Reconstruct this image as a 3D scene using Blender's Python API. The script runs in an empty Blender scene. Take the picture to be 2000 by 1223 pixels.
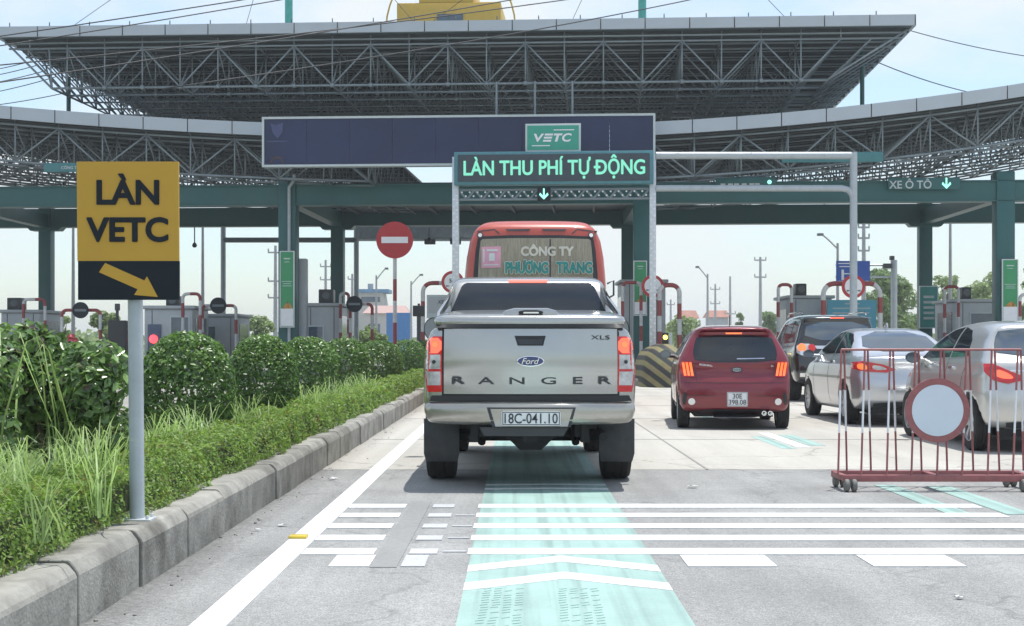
import bpy, bmesh, math, random
import numpy as np
from mathutils import Vector, Matrix
from mathutils.bvhtree import BVHTree

# ------------------------------------------------------------------ camera, sky, sun, exposure
scene = bpy.context.scene
COL = scene.collection
CAM_H = 1.2
FOC = 2800.0                       # focal length in photo pixels (2000 wide)
VPX, VPY = 1007.0, 672.0           # where the road vanishes in the photo

cam_data = bpy.data.cameras.new("camera")
cam = bpy.data.objects.new("camera", cam_data)
COL.objects.link(cam)
cam.location = (0, 0, CAM_H)
cam.rotation_euler = (math.radians(90), 0, 0)
cam_data.sensor_width = 36
cam_data.lens = 36 * FOC / 2000
cam_data.shift_x = -(VPX - 1000) / 2000
cam_data.shift_y = (VPY - 611.5) / 2000
cam_data.clip_start = 0.05
cam_data.clip_end = 6000
scene.camera = cam

SUN_DIR = Vector((-0.15, -0.12, -1.0)).normalized()     # travel direction of the light
world = bpy.data.worlds.new("World")
scene.world = world
world.use_nodes = True
wn, wl = world.node_tree.nodes, world.node_tree.links
wn.clear()
w_out = wn.new("ShaderNodeOutputWorld")
w_bg = wn.new("ShaderNodeBackground")
w_sky = wn.new("ShaderNodeTexSky")
w_sky.sky_type = 'NISHITA'
w_sky.sun_disc = False
w_sky.sun_elevation = math.asin(-SUN_DIR.z)
w_sky.sun_rotation = math.atan2(-SUN_DIR.x, -SUN_DIR.y)
w_sky.air_density = 1.2
w_sky.dust_density = 0.8
w_sky.ozone_density = 1.5
w_tc = wn.new("ShaderNodeTexCoord")
w_map = wn.new("ShaderNodeMapping")
w_map.inputs['Scale'].default_value = (1.0, 1.0, 2.6)
w_map.inputs['Location'].default_value = (0.35, 0.2, 0.1)
w_noise = wn.new("ShaderNodeTexNoise")
w_noise.inputs['Scale'].default_value = 3.4
w_noise.inputs['Detail'].default_value = 7
w_noise.inputs['Roughness'].default_value = 0.55
w_ramp = wn.new("ShaderNodeValToRGB")
w_ramp.color_ramp.elements[0].position = 0.42
w_ramp.color_ramp.elements[0].color = (0.24, 0.24, 0.24, 1)
w_ramp.color_ramp.elements[1].position = 0.62
w_ramp.color_ramp.elements[1].color = (0.92, 0.92, 0.92, 1)
w_mix = wn.new("ShaderNodeMixRGB")
w_mix.inputs['Color2'].default_value = (8.4, 8.8, 8.95, 1)   # sunlit cloud, in the sky's own units
wl.new(w_tc.outputs['Generated'], w_map.inputs['Vector'])
wl.new(w_map.outputs['Vector'], w_noise.inputs['Vector'])
wl.new(w_noise.outputs['Fac'], w_ramp.inputs['Fac'])
wl.new(w_ramp.outputs['Color'], w_mix.inputs['Fac'])
w_tint = wn.new("ShaderNodeMixRGB")
w_tint.blend_type = 'MULTIPLY'
w_tint.inputs['Fac'].default_value = 1
w_tint.inputs['Color2'].default_value = (1.5, 1.68, 1.85, 1)
wl.new(w_sky.outputs['Color'], w_tint.inputs['Color1'])
wl.new(w_tint.outputs['Color'], w_mix.inputs['Color1'])
wl.new(w_mix.outputs['Color'], w_bg.inputs['Color'])
w_bg.inputs['Strength'].default_value = 0.093
wl.new(w_bg.outputs['Background'], w_out.inputs['Surface'])

sun_data = bpy.data.lights.new("sun", 'SUN')
sun_data.energy = 4.0
sun_data.angle = math.radians(0.5)
sun_data.color = (1.0, 0.965, 0.91)
sun = bpy.data.objects.new("sun", sun_data)
COL.objects.link(sun)
sun.location = (20, 20, 60)
sun.rotation_euler = SUN_DIR.to_track_quat('-Z', 'Y').to_euler()

scene.view_settings.view_transform = 'Standard'
scene.view_settings.look = 'None'
scene.view_settings.gamma = 1
scene.view_settings.use_curve_mapping = False
scene.view_settings.exposure = 0.26

RNG = np.random.default_rng(7)
random.seed(7)

# ------------------------------------------------------------------ helpers
def at(px, py, Y):
    """photo pixel at depth Y -> place in the world"""
    return Vector(((px - VPX) * Y / FOC, Y, CAM_H - (py - VPY) * Y / FOC))

def on_ground(px, py):
    Y = CAM_H * FOC / (py - VPY)
    return ((px - VPX) * Y / FOC, Y)

def zz(py, Y):
    return CAM_H - (py - VPY) * Y / FOC

def xx(px, Y):
    return (px - VPX) * Y / FOC

def tag(o, label=None, cat=None, group=None, kind=None):
    if label: o["label"] = label
    if cat: o["category"] = cat
    if group: o["group"] = group
    if kind: o["kind"] = kind
    return o

def thing(name, label, cat, loc=(0, 0, 0), rz=0.0, group=None):
    o = bpy.data.objects.new(name, None)
    o.empty_display_size = 0.2
    COL.objects.link(o)
    o.location = loc
    o.rotation_euler = (0, 0, rz)
    return tag(o, label, cat, group)

def copy_tree(o, parent=None):
    c = o.copy()
    COL.objects.link(c)
    if parent: c.parent = parent
    for ch in list(o.children):
        copy_tree(ch, c)
    return c

def link_mesh(name, me, mats, parent=None):
    o = bpy.data.objects.new(name, me)
    COL.objects.link(o)
    if not isinstance(mats, (list, tuple)): mats = [mats]
    for m in mats: me.materials.append(m)
    if parent: o.parent = parent
    return o

def finish_normals(me, smooth=True, angle=0.6, bevel=0.0, seg=2, recalc=True):
    bm = bmesh.new()
    bm.from_mesh(me)
    if recalc: bmesh.ops.recalc_face_normals(bm, faces=bm.faces)
    if bevel > 0:
        ed = [e for e in bm.edges if len(e.link_faces) == 2 and e.calc_face_angle(0) > 0.5]
        bmesh.ops.bevel(bm, geom=ed, offset=bevel, segments=seg, affect='EDGES', profile=0.5, clamp_overlap=True)
    for f in bm.faces: f.smooth = smooth
    if smooth:
        for e in bm.edges:
            if len(e.link_faces) == 2 and e.calc_face_angle(0) > angle: e.smooth = False
    bm.to_mesh(me)
    bm.free()

class MB:
    """collects shapes, build() links them as one mesh object"""
    def __init__(s):
        s.v, s.f, s.m, s.mi = [], [], [], 0
    def add(s, vs, fs):
        n = len(s.v)
        s.v.extend([tuple(p) for p in vs])
        for f in fs:
            s.f.append([i + n for i in f]); s.m.append(s.mi)
        return s
    def box(s, c, size, rz=0.0, rx=0.0, ry=0.0):
        M = Matrix.Translation(c) @ Matrix.Rotation(rz, 4, 'Z') @ Matrix.Rotation(rx, 4, 'X') @ Matrix.Rotation(ry, 4, 'Y')
        hx, hy, hz = size[0] / 2, size[1] / 2, size[2] / 2
        vs = [M @ Vector((sx * hx, sy * hy, sz * hz)) for sz in (-1, 1) for sy in (-1, 1) for sx in (-1, 1)]
        return s.add(vs, [(0, 2, 3, 1), (4, 5, 7, 6), (0, 1, 5, 4), (2, 6, 7, 3), (0, 4, 6, 2), (1, 3, 7, 5)])
    def bx(s, x0, x1, y0, y1, z0, z1):
        return s.box(((x0 + x1) / 2, (y0 + y1) / 2, (z0 + z1) / 2), (abs(x1 - x0), abs(y1 - y0), abs(z1 - z0)))
    def tube(s, a, b, r, n=8, r2=None, cap=True):
        a, b = Vector(a), Vector(b)
        d = b - a
        if d.length < 1e-6: return s
        d.normalize()
        u = d.orthogonal().normalized() if abs(d.z) > 0.99 or abs(d.z) < 0.01 else d.cross(Vector((0, 0, 1))).normalized()
        w = d.cross(u)
        r2 = r if r2 is None else r2
        vs, fs = [], []
        for p, rr in ((a, r), (b, r2)):
            for i in range(n):
                t = 2 * math.pi * (i + .5) / n
                vs.append(p + (u * math.cos(t) + w * math.sin(t)) * rr)
        for i in range(n):
            j = (i + 1) % n
            fs.append((i, j, n + j, n + i))
        if cap:
            fs.append(tuple(reversed(range(n)))); fs.append(tuple(range(n, 2 * n)))
        return s.add(vs, fs)
    def path(s, pts, r, n=10, closed=False):
        pts = [Vector(p) for p in pts]
        N = len(pts)
        rings = []
        up = None
        for i, p in enumerate(pts):
            if closed: d = pts[(i + 1) % N] - pts[i - 1]
            else: d = pts[min(i + 1, N - 1)] - pts[max(i - 1, 0)]
            d.normalize()
            if up is None: up = d.orthogonal().normalized()
            up = (up - d * up.dot(d)).normalized()
            w = d.cross(up)
            rr = r(i / (N - 1)) if callable(r) else r
            rings.append([p + (up * math.cos(2 * math.pi * k / n) + w * math.sin(2 * math.pi * k / n)) * rr for k in range(n)])
        vs = [q for R in rings for q in R]
        fs = []
        for i in range(N if closed else N - 1):
            i2 = (i + 1) % N
            for k in range(n):
                k2 = (k + 1) % n
                fs.append((i * n + k, i * n + k2, i2 * n + k2, i2 * n + k))
        if not closed:
            fs.append(tuple(reversed(range(n)))); fs.append(tuple(range((N - 1) * n, N * n)))
        return s.add(vs, fs)
    def prism(s, poly, a, b, axis='y'):
        """polygon in the plane square to the axis, pulled from a to b; 'y': (x,z), 'x': (y,z), 'z': (x,y)"""
        def P(u, v, t):
            return (u, t, v) if axis == 'y' else (t, u, v) if axis == 'x' else (u, v, t)
        n = len(poly)
        vs = [P(u, v, a) for u, v in poly] + [P(u, v, b) for u, v in poly]
        fs = [tuple(range(n)), tuple(reversed(range(n, 2 * n)))]
        fs += [(i, (i + 1) % n, n + (i + 1) % n, n + i) for i in range(n)]
        return s.add(vs, fs)
    def lathe(s, prof, c, axis='x', n=28):
        """profile [(r, t)] turned about an axis through c"""
        c = Vector(c)
        vs, fs = [], []
        m = len(prof)
        for k in range(n):
            a = 2 * math.pi * k / n
            for r, t in prof:
                u, w = r * math.cos(a), r * math.sin(a)
                vs.append(c + (Vector((t, u, w)) if axis == 'x' else Vector((u, t, w)) if axis == 'y' else Vector((u, w, t))))
        for k in range(n):
            k2 = (k + 1) % n
            for i in range(m - 1):
                fs.append((k * m + i, k2 * m + i, k2 * m + i + 1, k * m + i + 1))
        return s.add(vs, fs)
    def disc(s, c, r, t, n=40, axis='y'):
        return s.lathe([(0.0001, 0), (r, 0), (r, t), (0.0001, t)], c, axis, n)
    def build(s, name, mats, parent=None, smooth=True, bevel=0.0, seg=2, angle=0.6, fast=False):
        me = bpy.data.meshes.new(name)
        me.from_pydata(s.v, [], s.f)
        me.polygons.foreach_set('material_index', s.m)
        if fast:
            me.polygons.foreach_set('use_smooth', [True] * len(s.f))
        else:
            finish_normals(me, smooth, angle, bevel, seg)
        return link_mesh(name, me, mats, parent)

def arc(c, r, a0, a1, n, plane='xz'):
    out = []
    for i in range(n + 1):
        a = math.radians(a0 + (a1 - a0) * i / n)
        u, w = r * math.cos(a), r * math.sin(a)
        out.append((c[0] + u, c[1], c[2] + w) if plane == 'xz' else (c[0] + u, c[1] + w, c[2]))
    return out

def chaikin(pts, it=2, closed=True):
    P = [tuple(p) for p in pts]
    for _ in range(it):
        Q = []
        n = len(P)
        for i in range(n if closed else n - 1):
            a, b = P[i], P[(i + 1) % n]
            Q.append(tuple(a[k] * .75 + b[k] * .25 for k in range(len(a))))
            Q.append(tuple(a[k] * .25 + b[k] * .75 for k in range(len(a))))
        P = Q
    return P

def rrect(x0, x1, z0, z1, r, n=4):
    out = []
    for cx, cz, a in ((x1 - r, z1 - r, 0), (x0 + r, z1 - r, 90), (x0 + r, z0 + r, 180), (x1 - r, z0 + r, 270)):
        for i in range(n + 1):
            t = math.radians(a + 90 * i / n)
            out.append((cx + r * math.cos(t), cz + r * math.sin(t)))
    return out

def text(name, body, m, parent, loc, h=None, w=None, bold=0.0, depth=0.004, shear=0.0, space=1.0, rx=0.0, slant=0.0, heavy=0.0):
    """lettering in the local XZ plane facing -Y, centred at loc; h is the full height of the ink, w its width"""
    c = bpy.data.curves.new(name, 'FONT')
    stroke = body.find('Đ')          # the barred D is set as a D plus its bar
    full = body.replace('Đ', 'D')
    c.body = full
    c.size = 1
    c.offset = bold
    c.shear = shear
    c.space_character = space
    c.extrude = 0.001
    c.resolution_u = 5
    t = bpy.data.objects.new(name, c)
    COL.objects.link(t)
    bpy.context.view_layer.update()
    me = bpy.data.meshes.new_from_object(t.evaluated_get(bpy.context.evaluated_depsgraph_get()))
    if stroke >= 0:
        def span(s_):
            c.body = s_
            bpy.context.view_layer.update()
            q = bpy.data.meshes.new_from_object(t.evaluated_get(bpy.context.evaluated_depsgraph_get()))
            a = np.array([v.co[:] for v in q.vertices]); bpy.data.meshes.remove(q)
            return a.min(0), a.max(0)
        l1, h1 = span(full[:stroke + 1]); l0, h0 = span('D')
        xd = h1[0] - (h0[0] - l0[0]); zc_ = (l0[1] + h0[1]) / 2; cap = h0[1] - l0[1]
        bm = bmesh.new(); bm.from_mesh(me)
        vs = [bm.verts.new((xd + a * cap, zc_ + b * cap, e)) for e in (.001, -.001) for a, b in ((-.17, -.065), (.34, -.065), (.34, .065), (-.17, .065))]
        bm.faces.new(vs[:4]); bm.faces.new(vs[:3:-1])
        bm.to_mesh(me); bm.free()
    bpy.data.objects.remove(t)
    n = len(me.vertices)
    co = np.empty(n * 3, dtype=np.float32)
    me.vertices.foreach_get('co', co)
    co = co.reshape(-1, 3)
    lo, hi = co.min(0), co.max(0)
    ctr = (lo + hi) / 2
    sx = w / (hi[0] - lo[0]) if w else None
    sy = h / (hi[1] - lo[1]) if h else None
    if sx is None: sx = sy
    if sy is None: sy = sx
    out = np.empty_like(co)
    out[:, 0] = (co[:, 0] - ctr[0]) * sx
    zl = (co[:, 1] - ctr[1]) * sy
    yl = -np.sign(co[:, 2]) * depth
    out[:, 1] = yl + zl * math.tan(rx)
    out[:, 2] = zl + out[:, 0] * slant
    out += np.array(loc, dtype=np.float32)
    me.vertices.foreach_set('co', out.ravel())
    me.materials.clear()
    me.update()
    if heavy > 0:            # thicken strokes: the same letters set again a little to each side
        polys = [list(p.vertices) for p in me.polygons]
        V, F = [], []
        hx = heavy * (h or w * .2)
        for k, (dx, dz) in enumerate(((0, 0), (hx, 0), (-hx, 0), (0, hx), (0, -hx), (hx * .7, hx * .7), (-hx * .7, hx * .7), (hx * .7, -hx * .7), (-hx * .7, -hx * .7))):
            V.append(out + np.array([dx, -k * .0004, dz], dtype=np.float32))
            F += [[i + k * n for i in p] for p in polys]
        me2 = bpy.data.meshes.new(name)
        me2.from_pydata(np.concatenate(V).tolist(), [], F)
        bpy.data.meshes.remove(me)
        me = me2
    return link_mesh(name, me, m, parent)

# ------------------------------------------------------------------ materials
def principled(name):
    m = bpy.data.materials.new(name)
    m.use_nodes = True
    return m, m.node_tree.nodes, m.node_tree.links, m.node_tree.nodes['Principled BSDF']

def mat(name, col, rough=0.6, metal=0.0, var=0.12, scale=6.0, coat=0.0, bump=0.0, bscale=60.0, spec=0.5, streak=None, trans=0.0, dirt=0.0, island=0.0):
    m, N, L, b = principled(name)
    tc = N.new("ShaderNodeTexCoord")
    src = tc.outputs['Object']
    if streak:
        mp = N.new("ShaderNodeMapping")
        mp.inputs['Scale'].default_value = streak
        L.new(src, mp.inputs['Vector'])
        src = mp.outputs['Vector']
    nz = N.new("ShaderNodeTexNoise")
    nz.inputs['Scale'].default_value = scale
    nz.inputs['Detail'].default_value = 6
    nz.inputs['Roughness'].default_value = 0.6
    L.new(src, nz.inputs['Vector'])
    rp = N.new("ShaderNodeValToRGB")
    lo = tuple(max(0, c * (1 - var)) for c in col); hi = tuple(min(1, c * (1 + var)) for c in col)
    rp.color_ramp.elements[0].position = 0.3; rp.color_ramp.elements[0].color = (*lo, 1)
    rp.color_ramp.elements[1].position = 0.7; rp.color_ramp.elements[1].color = (*hi, 1)
    L.new(nz.outputs['Fac'], rp.inputs['Fac'])
    last = rp.outputs['Color']
    if dirt > 0:
        n2 = N.new("ShaderNodeTexNoise")
        n2.inputs['Scale'].default_value = scale * 0.35
        n2.inputs['Detail'].default_value = 9
        n2.inputs['Roughness'].default_value = 0.7
        L.new(src, n2.inputs['Vector'])
        r2 = N.new("ShaderNodeValToRGB")
        r2.color_ramp.elements[0].position = 0.46; r2.color_ramp.elements[0].color = (0, 0, 0, 1)
        r2.color_ramp.elements[1].position = 0.68; r2.color_ramp.elements[1].color = (dirt, dirt, dirt, 1)
        L.new(n2.outputs['Fac'], r2.inputs['Fac'])
        mx = N.new("ShaderNodeMixRGB")
        mx.inputs['Color2'].default_value = (0.10, 0.095, 0.08, 1)
        L.new(r2.outputs['Color'], mx.inputs['Fac']); L.new(last, mx.inputs['Color1'])
        last = mx.outputs['Color']
    if island > 0:
        ge = N.new("ShaderNodeNewGeometry")
        mr = N.new("ShaderNodeMapRange"); mr.inputs['To Min'].default_value = 1 - island; mr.inputs['To Max'].default_value = 1 + island
        L.new(ge.outputs['Random Per Island'], mr.inputs['Value'])
        h0 = N.new("ShaderNodeHueSaturation"); L.new(mr.outputs['Result'], h0.inputs['Value']); L.new(last, h0.inputs['Color'])
        last = h0.outputs['Color']
    L.new(last, b.inputs['Base Color'])
    b.inputs['Roughness'].default_value = rough
    b.inputs['Metallic'].default_value = metal
    b.inputs['Coat Weight'].default_value = coat
    b.inputs['Coat Roughness'].default_value = 0.06
    b.inputs['Specular IOR Level'].default_value = spec
    if bump > 0:
        n3 = N.new("ShaderNodeTexNoise")
        n3.inputs['Scale'].default_value = bscale
        n3.inputs['Detail'].default_value = 4
        L.new(tc.outputs['Object'], n3.inputs['Vector'])
        bp = N.new("ShaderNodeBump")
        bp.inputs['Strength'].default_value = bump
        bp.inputs['Distance'].default_value = 0.01
        L.new(n3.outputs['Fac'], bp.inputs['Height'])
        L.new(bp.outputs['Normal'], b.inputs['Normal'])
    return m

def lamp_mat(name, col, emit, strength, rough=0.15):
    m, N, L, b = principled(name)
    tc = N.new("ShaderNodeTexCoord")
    wv = N.new("ShaderNodeTexNoise"); wv.inputs['Scale'].default_value = 40
    L.new(tc.outputs['Object'], wv.inputs['Vector'])
    rp = N.new("ShaderNodeValToRGB")
    rp.color_ramp.elements[0].color = tuple(c * .7 for c in col) + (1,)
    rp.color_ramp.elements[1].color = (*col, 1)
    L.new(wv.outputs['Fac'], rp.inputs['Fac'])
    L.new(rp.outputs['Color'], b.inputs['Base Color'])
    b.inputs['Roughness'].default_value = rough
    b.inputs['Coat Weight'].default_value = 0.6
    b.inputs['Emission Color'].default_value = (*emit, 1)
    b.inputs['Emission Strength'].default_value = strength
    return m

def leaf_mat(name, dark, light, scale=9.0, transl=0.35, rough=0.45, other=None):
    m, N, L, b = principled(name)
    out = N['Material Output']
    tc = N.new("ShaderNodeTexCoord")
    nz = N.new("ShaderNodeTexNoise")
    nz.inputs['Scale'].default_value = scale; nz.inputs['Detail'].default_value = 5; nz.inputs['Roughness'].default_value = 0.75
    L.new(tc.outputs['Object'], nz.inputs['Vector'])
    rp = N.new("ShaderNodeValToRGB")
    rp.color_ramp.elements[0].position = 0.32; rp.color_ramp.elements[0].color = (*dark, 1)
    rp.color_ramp.elements[1].position = 0.68; rp.color_ramp.elements[1].color = (*light, 1)
    L.new(nz.outputs['Fac'], rp.inputs['Fac'])
    c = rp.outputs['Color']
    if other:
        n2 = N.new("ShaderNodeTexNoise"); n2.inputs['Scale'].default_value = 14
        L.new(tc.outputs['Object'], n2.inputs['Vector'])
        r2 = N.new("ShaderNodeValToRGB")
        r2.color_ramp.elements[0].position = 0.60; r2.color_ramp.elements[0].color = (0, 0, 0, 1)
        r2.color_ramp.elements[1].position = 0.66; r2.color_ramp.elements[1].color = (1, 1, 1, 1)
        L.new(n2.outputs['Fac'], r2.inputs['Fac'])
        mx = N.new("ShaderNodeMixRGB"); mx.inputs['Color2'].default_value = (*other, 1)
        L.new(r2.outputs['Color'], mx.inputs['Fac']); L.new(c, mx.inputs['Color1'])
        c = mx.outputs['Color']
    ge = N.new("ShaderNodeNewGeometry")       # every leaf a little different
    mr = N.new("ShaderNodeMapRange"); mr.inputs['To Min'].default_value = 0.6; mr.inputs['To Max'].default_value = 1.4
    L.new(ge.outputs['Random Per Island'], mr.inputs['Value'])
    h0 = N.new("ShaderNodeHueSaturation"); L.new(mr.outputs['Result'], h0.inputs['Value']); L.new(c, h0.inputs['Color'])
    c = h0.outputs['Color']
    L.new(c, b.inputs['Base Color'])
    b.inputs['Roughness'].default_value = rough
    b.inputs['Specular IOR Level'].default_value = 0.45
    tr = N.new("ShaderNodeBsdfTranslucent")
    hs = N.new("ShaderNodeHueSaturation"); hs.inputs['Value'].default_value = 1.5; hs.inputs['Saturation'].default_value = 1.1
    L.new(c, hs.inputs['Color']); L.new(hs.outputs['Color'], tr.inputs['Color'])
    ms = N.new("ShaderNodeMixShader"); ms.inputs['Fac'].default_value = transl
    L.new(b.outputs['BSDF'], ms.inputs[1]); L.new(tr.outputs['BSDF'], ms.inputs[2])
    L.new(ms.outputs['Shader'], out.inputs['Surface'])
    return m

def road_mat(name, col, var, patch=0.15, crack=0.0, fine=220.0, rough=0.85, bands=0.0, gutter=0.0, stretch=(1, 1, 1)):
    m, N, L, b = principled(name)
    tc = N.new("ShaderNodeTexCoord")
    mp = N.new("ShaderNodeMapping"); mp.inputs['Scale'].default_value = stretch
    L.new(tc.outputs['Object'], mp.inputs['Vector'])
    n1 = N.new("ShaderNodeTexNoise"); n1.inputs['Scale'].default_value = fine; n1.inputs['Detail'].default_value = 3; n1.inputs['Roughness'].default_value = 0.8
    n2 = N.new("ShaderNodeTexNoise"); n2.inputs['Scale'].default_value = 0.55; n2.inputs['Detail'].default_value = 8; n2.inputs['Roughness'].default_value = 0.65
    n4 = N.new("ShaderNodeTexNoise"); n4.inputs['Scale'].default_value = 26; n4.inputs['Detail'].default_value = 5
    L.new(tc.outputs['Object'], n1.inputs['Vector']); L.new(mp.outputs['Vector'], n2.inputs['Vector']); L.new(tc.outputs['Object'], n4.inputs['Vector'])
    def ramp(src, a, b_, lo, hi):
        r = N.new("ShaderNodeValToRGB")
        r.color_ramp.elements[0].position = a; r.color_ramp.elements[0].color = (lo, lo, lo, 1)
        r.color_ramp.elements[1].position = b_; r.color_ramp.elements[1].color = (hi, hi, hi, 1)
        L.new(src, r.inputs['Fac']); return r.outputs['Color']
    def mul(a, bb):
        x = N.new("ShaderNodeMixRGB"); x.blend_type = 'MULTIPLY'; x.inputs['Fac'].default_value = 1
        L.new(a, x.inputs['Color1']); L.new(bb, x.inputs['Color2']); return x.outputs['Color']
    rgb = N.new("ShaderNodeRGB"); rgb.outputs[0].default_value = (*col, 1)
    c = mul(rgb.outputs[0], ramp(n1.outputs['Fac'], .3, .7, 1 - var, 1 + var))
    c = mul(c, ramp(n2.outputs['Fac'], .3, .7, 1 - patch, 1 + patch))
    c = mul(c, ramp(n4.outputs['Fac'], .3, .7, 1 - patch * .5, 1 + patch * .5))
    if crack > 0:
        vo = N.new("ShaderNodeTexVoronoi"); vo.feature = 'DISTANCE_TO_EDGE'; vo.inputs['Scale'].default_value = 0.33
        n5 = N.new("ShaderNodeTexNoise"); n5.inputs['Scale'].default_value = 1.6; n5.inputs['Detail'].default_value = 6
        L.new(tc.outputs['Object'], n5.inputs['Vector'])
        vm = N.new("ShaderNodeVectorMath"); vm.operation = 'MULTIPLY_ADD'
        vm.inputs[1].default_value = (0.9, 0.9, 0); L.new(n5.outputs['Color'], vm.inputs[0]); L.new(tc.outputs['Object'], vm.inputs[2])
        L.new(vm.outputs['Vector'], vo.inputs['Vector'])
        c = mul(c, ramp(vo.outputs['Distance'], 0.0015, 0.006, 1 - crack, 1))
    if bands > 0:           # rubber and oil worn in along the lanes
        mb_ = N.new("ShaderNodeMapping"); mb_.inputs['Scale'].default_value = (1.5, .045, 1)
        n6 = N.new("ShaderNodeTexNoise"); n6.inputs['Scale'].default_value = 1.3; n6.inputs['Detail'].default_value = 7; n6.inputs['Roughness'].default_value = .6
        L.new(tc.outputs['Object'], mb_.inputs['Vector']); L.new(mb_.outputs['Vector'], n6.inputs['Vector'])
        c = mul(c, ramp(n6.outputs['Fac'], .35, .65, 1 - bands, 1 + bands * .4))
        n7 = N.new("ShaderNodeTexNoise"); n7.inputs['Scale'].default_value = 3.1; n7.inputs['Detail'].default_value = 4
        L.new(tc.outputs['Object'], n7.inputs['Vector'])
        c = mul(c, ramp(n7.outputs['Fac'], .68, .80, 1, .72))
    if gutter > 0:          # dirt gathered along the kerb foot
        sx = N.new("ShaderNodeSeparateXYZ"); L.new(tc.outputs['Object'], sx.inputs['Vector'])
        ad = N.new("ShaderNodeMath"); ad.operation = 'MULTIPLY_ADD'; ad.inputs[1].default_value = .35
        L.new(n4.outputs['Fac'], ad.inputs[0]); L.new(sx.outputs['X'], ad.inputs[2])
        mr_ = N.new("ShaderNodeMapRange"); mr_.inputs['From Min'].default_value = -1.72; mr_.inputs['From Max'].default_value = -1.42
        mr_.inputs['To Min'].default_value = 1 - gutter; mr_.inputs['To Max'].default_value = 1
        L.new(ad.outputs[0], mr_.inputs['Value'])
        c = mul(c, mr_.outputs['Result'])
    L.new(c, b.inputs['Base Color'])
    b.inputs['Roughness'].default_value = rough
    b.inputs['Specular IOR Level'].default_value = 0.3
    bp = N.new("ShaderNodeBump"); bp.inputs['Strength'].default_value = 0.35; bp.inputs['Distance'].default_value = 0.004
    L.new(n1.outputs['Fac'], bp.inputs['Height']); L.new(bp.outputs['Normal'], b.inputs['Normal'])
    return m

def worn_paint(name, col, under, wear=0.5, tracks=0.0):
    """road paint with the surface below showing where traffic has worn it"""
    m, N, L, b = principled(name)
    tc = N.new("ShaderNodeTexCoord")
    n1 = N.new("ShaderNodeTexNoise"); n1.inputs['Scale'].default_value = 30; n1.inputs['Detail'].default_value = 8; n1.inputs['Roughness'].default_value = 0.75
    L.new(tc.outputs['Object'], n1.inputs['Vector'])
    r = N.new("ShaderNodeValToRGB")
    r.color_ramp.elements[0].position = 0.52; r.color_ramp.elements[0].color = (0, 0, 0, 1)
    r.color_ramp.elements[1].position = 0.74; r.color_ramp.elements[1].color = (wear, wear, wear, 1)
    L.new(n1.outputs['Fac'], r.inputs['Fac'])
    mx = N.new("ShaderNodeMixRGB")
    mx.inputs['Color1'].default_value = (*col, 1); mx.inputs['Color2'].default_value = (*under, 1)
    L.new(r.outputs['Color'], mx.inputs['Fac'])
    c = mx.outputs['Color']
    n2 = N.new("ShaderNodeTexNoise"); n2.inputs['Scale'].default_value = 2.2; n2.inputs['Detail'].default_value = 9
    L.new(tc.outputs['Object'], n2.inputs['Vector'])
    r3 = N.new("ShaderNodeValToRGB")
    r3.color_ramp.elements[0].position = 0.3; r3.color_ramp.elements[0].color = (.86, .86, .86, 1)
    r3.color_ramp.elements[1].position = 0.6; r3.color_ramp.elements[1].color = (1, 1, 1, 1)
    L.new(n2.outputs['Fac'], r3.inputs['Fac'])
    x = N.new("ShaderNodeMixRGB"); x.blend_type = 'MULTIPLY'; x.inputs['Fac'].default_value = 1
    L.new(c, x.inputs['Color1']); L.new(r3.outputs['Color'], x.inputs['Color2']); c = x.outputs['Color']
    if tracks > 0:          # rubber left by tyres, running along the lane
        mp = N.new("ShaderNodeMapping"); mp.inputs['Scale'].default_value = (7.0, 0.10, 1)
        L.new(tc.outputs['Object'], mp.inputs['Vector'])
        n4 = N.new("ShaderNodeTexNoise"); n4.inputs['Scale'].default_value = 1.6; n4.inputs['Detail'].default_value = 5
        L.new(mp.outputs['Vector'], n4.inputs['Vector'])
        r4 = N.new("ShaderNodeValToRGB")
        r4.color_ramp.elements[0].position = 0.47; r4.color_ramp.elements[0].color = (1, 1, 1, 1)
        r4.color_ramp.elements[1].position = 0.64; r4.color_ramp.elements[1].color = (1 - tracks,) * 3 + (1,)
        L.new(n4.outputs['Fac'], r4.inputs['Fac'])
        y = N.new("ShaderNodeMixRGB"); y.blend_type = 'MULTIPLY'; y.inputs['Fac'].default_value = 1
        L.new(c, y.inputs['Color1']); L.new(r4.outputs['Color'], y.inputs['Color2']); c = y.outputs['Color']
    L.new(c, b.inputs['Base Color'])
    b.inputs['Roughness'].default_value = 0.7
    b.inputs['Specular IOR Level'].default_value = 0.3
    return m

M = {}
M['asphalt'] = road_mat('asphalt', (0.285, 0.287, 0.280), .6, .20, .22, fine=120, bands=.20, gutter=.45)
M['concrete'] = road_mat('concrete_road', (0.44, 0.425, 0.385), .14, .13, .35, fine=120, bands=.12, gutter=.35, stretch=(1, .25, 1))
M['asphalt_new'] = road_mat('asphalt_patch', (0.262, 0.266, 0.262), .4, .12)
M['earth'] = road_mat('earth', (0.16, 0.19, 0.085), .3, .35, fine=3.0)
M['soil'] = road_mat('soil', (0.10, 0.12, 0.045), .4, .35, fine=30.0)
M['white_line'] = worn_paint('white_road_paint', (0.70, 0.71, 0.71), (0.30, 0.30, 0.31), .75)
M['white_worn'] = worn_paint('worn_white_paint', (0.50, 0.51, 0.52), (0.30, 0.30, 0.31), .9)
M['green_lane'] = worn_paint('green_road_paint', (0.325, 0.475, 0.435), (0.28, 0.33, 0.32), .8, .26)
M['rubber_mark'] = worn_paint('rubber_track', (0.30, 0.445, 0.405), (0.325, 0.475, 0.435), .95)
M['kerb'] = mat('kerb_concrete', (0.285, 0.278, 0.25), .9, var=.25, scale=5, dirt=.95, island=.16, bump=.5, bscale=50)
M['joint'] = mat('dark_joint', (0.05, 0.05, 0.045), .95)
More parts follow.
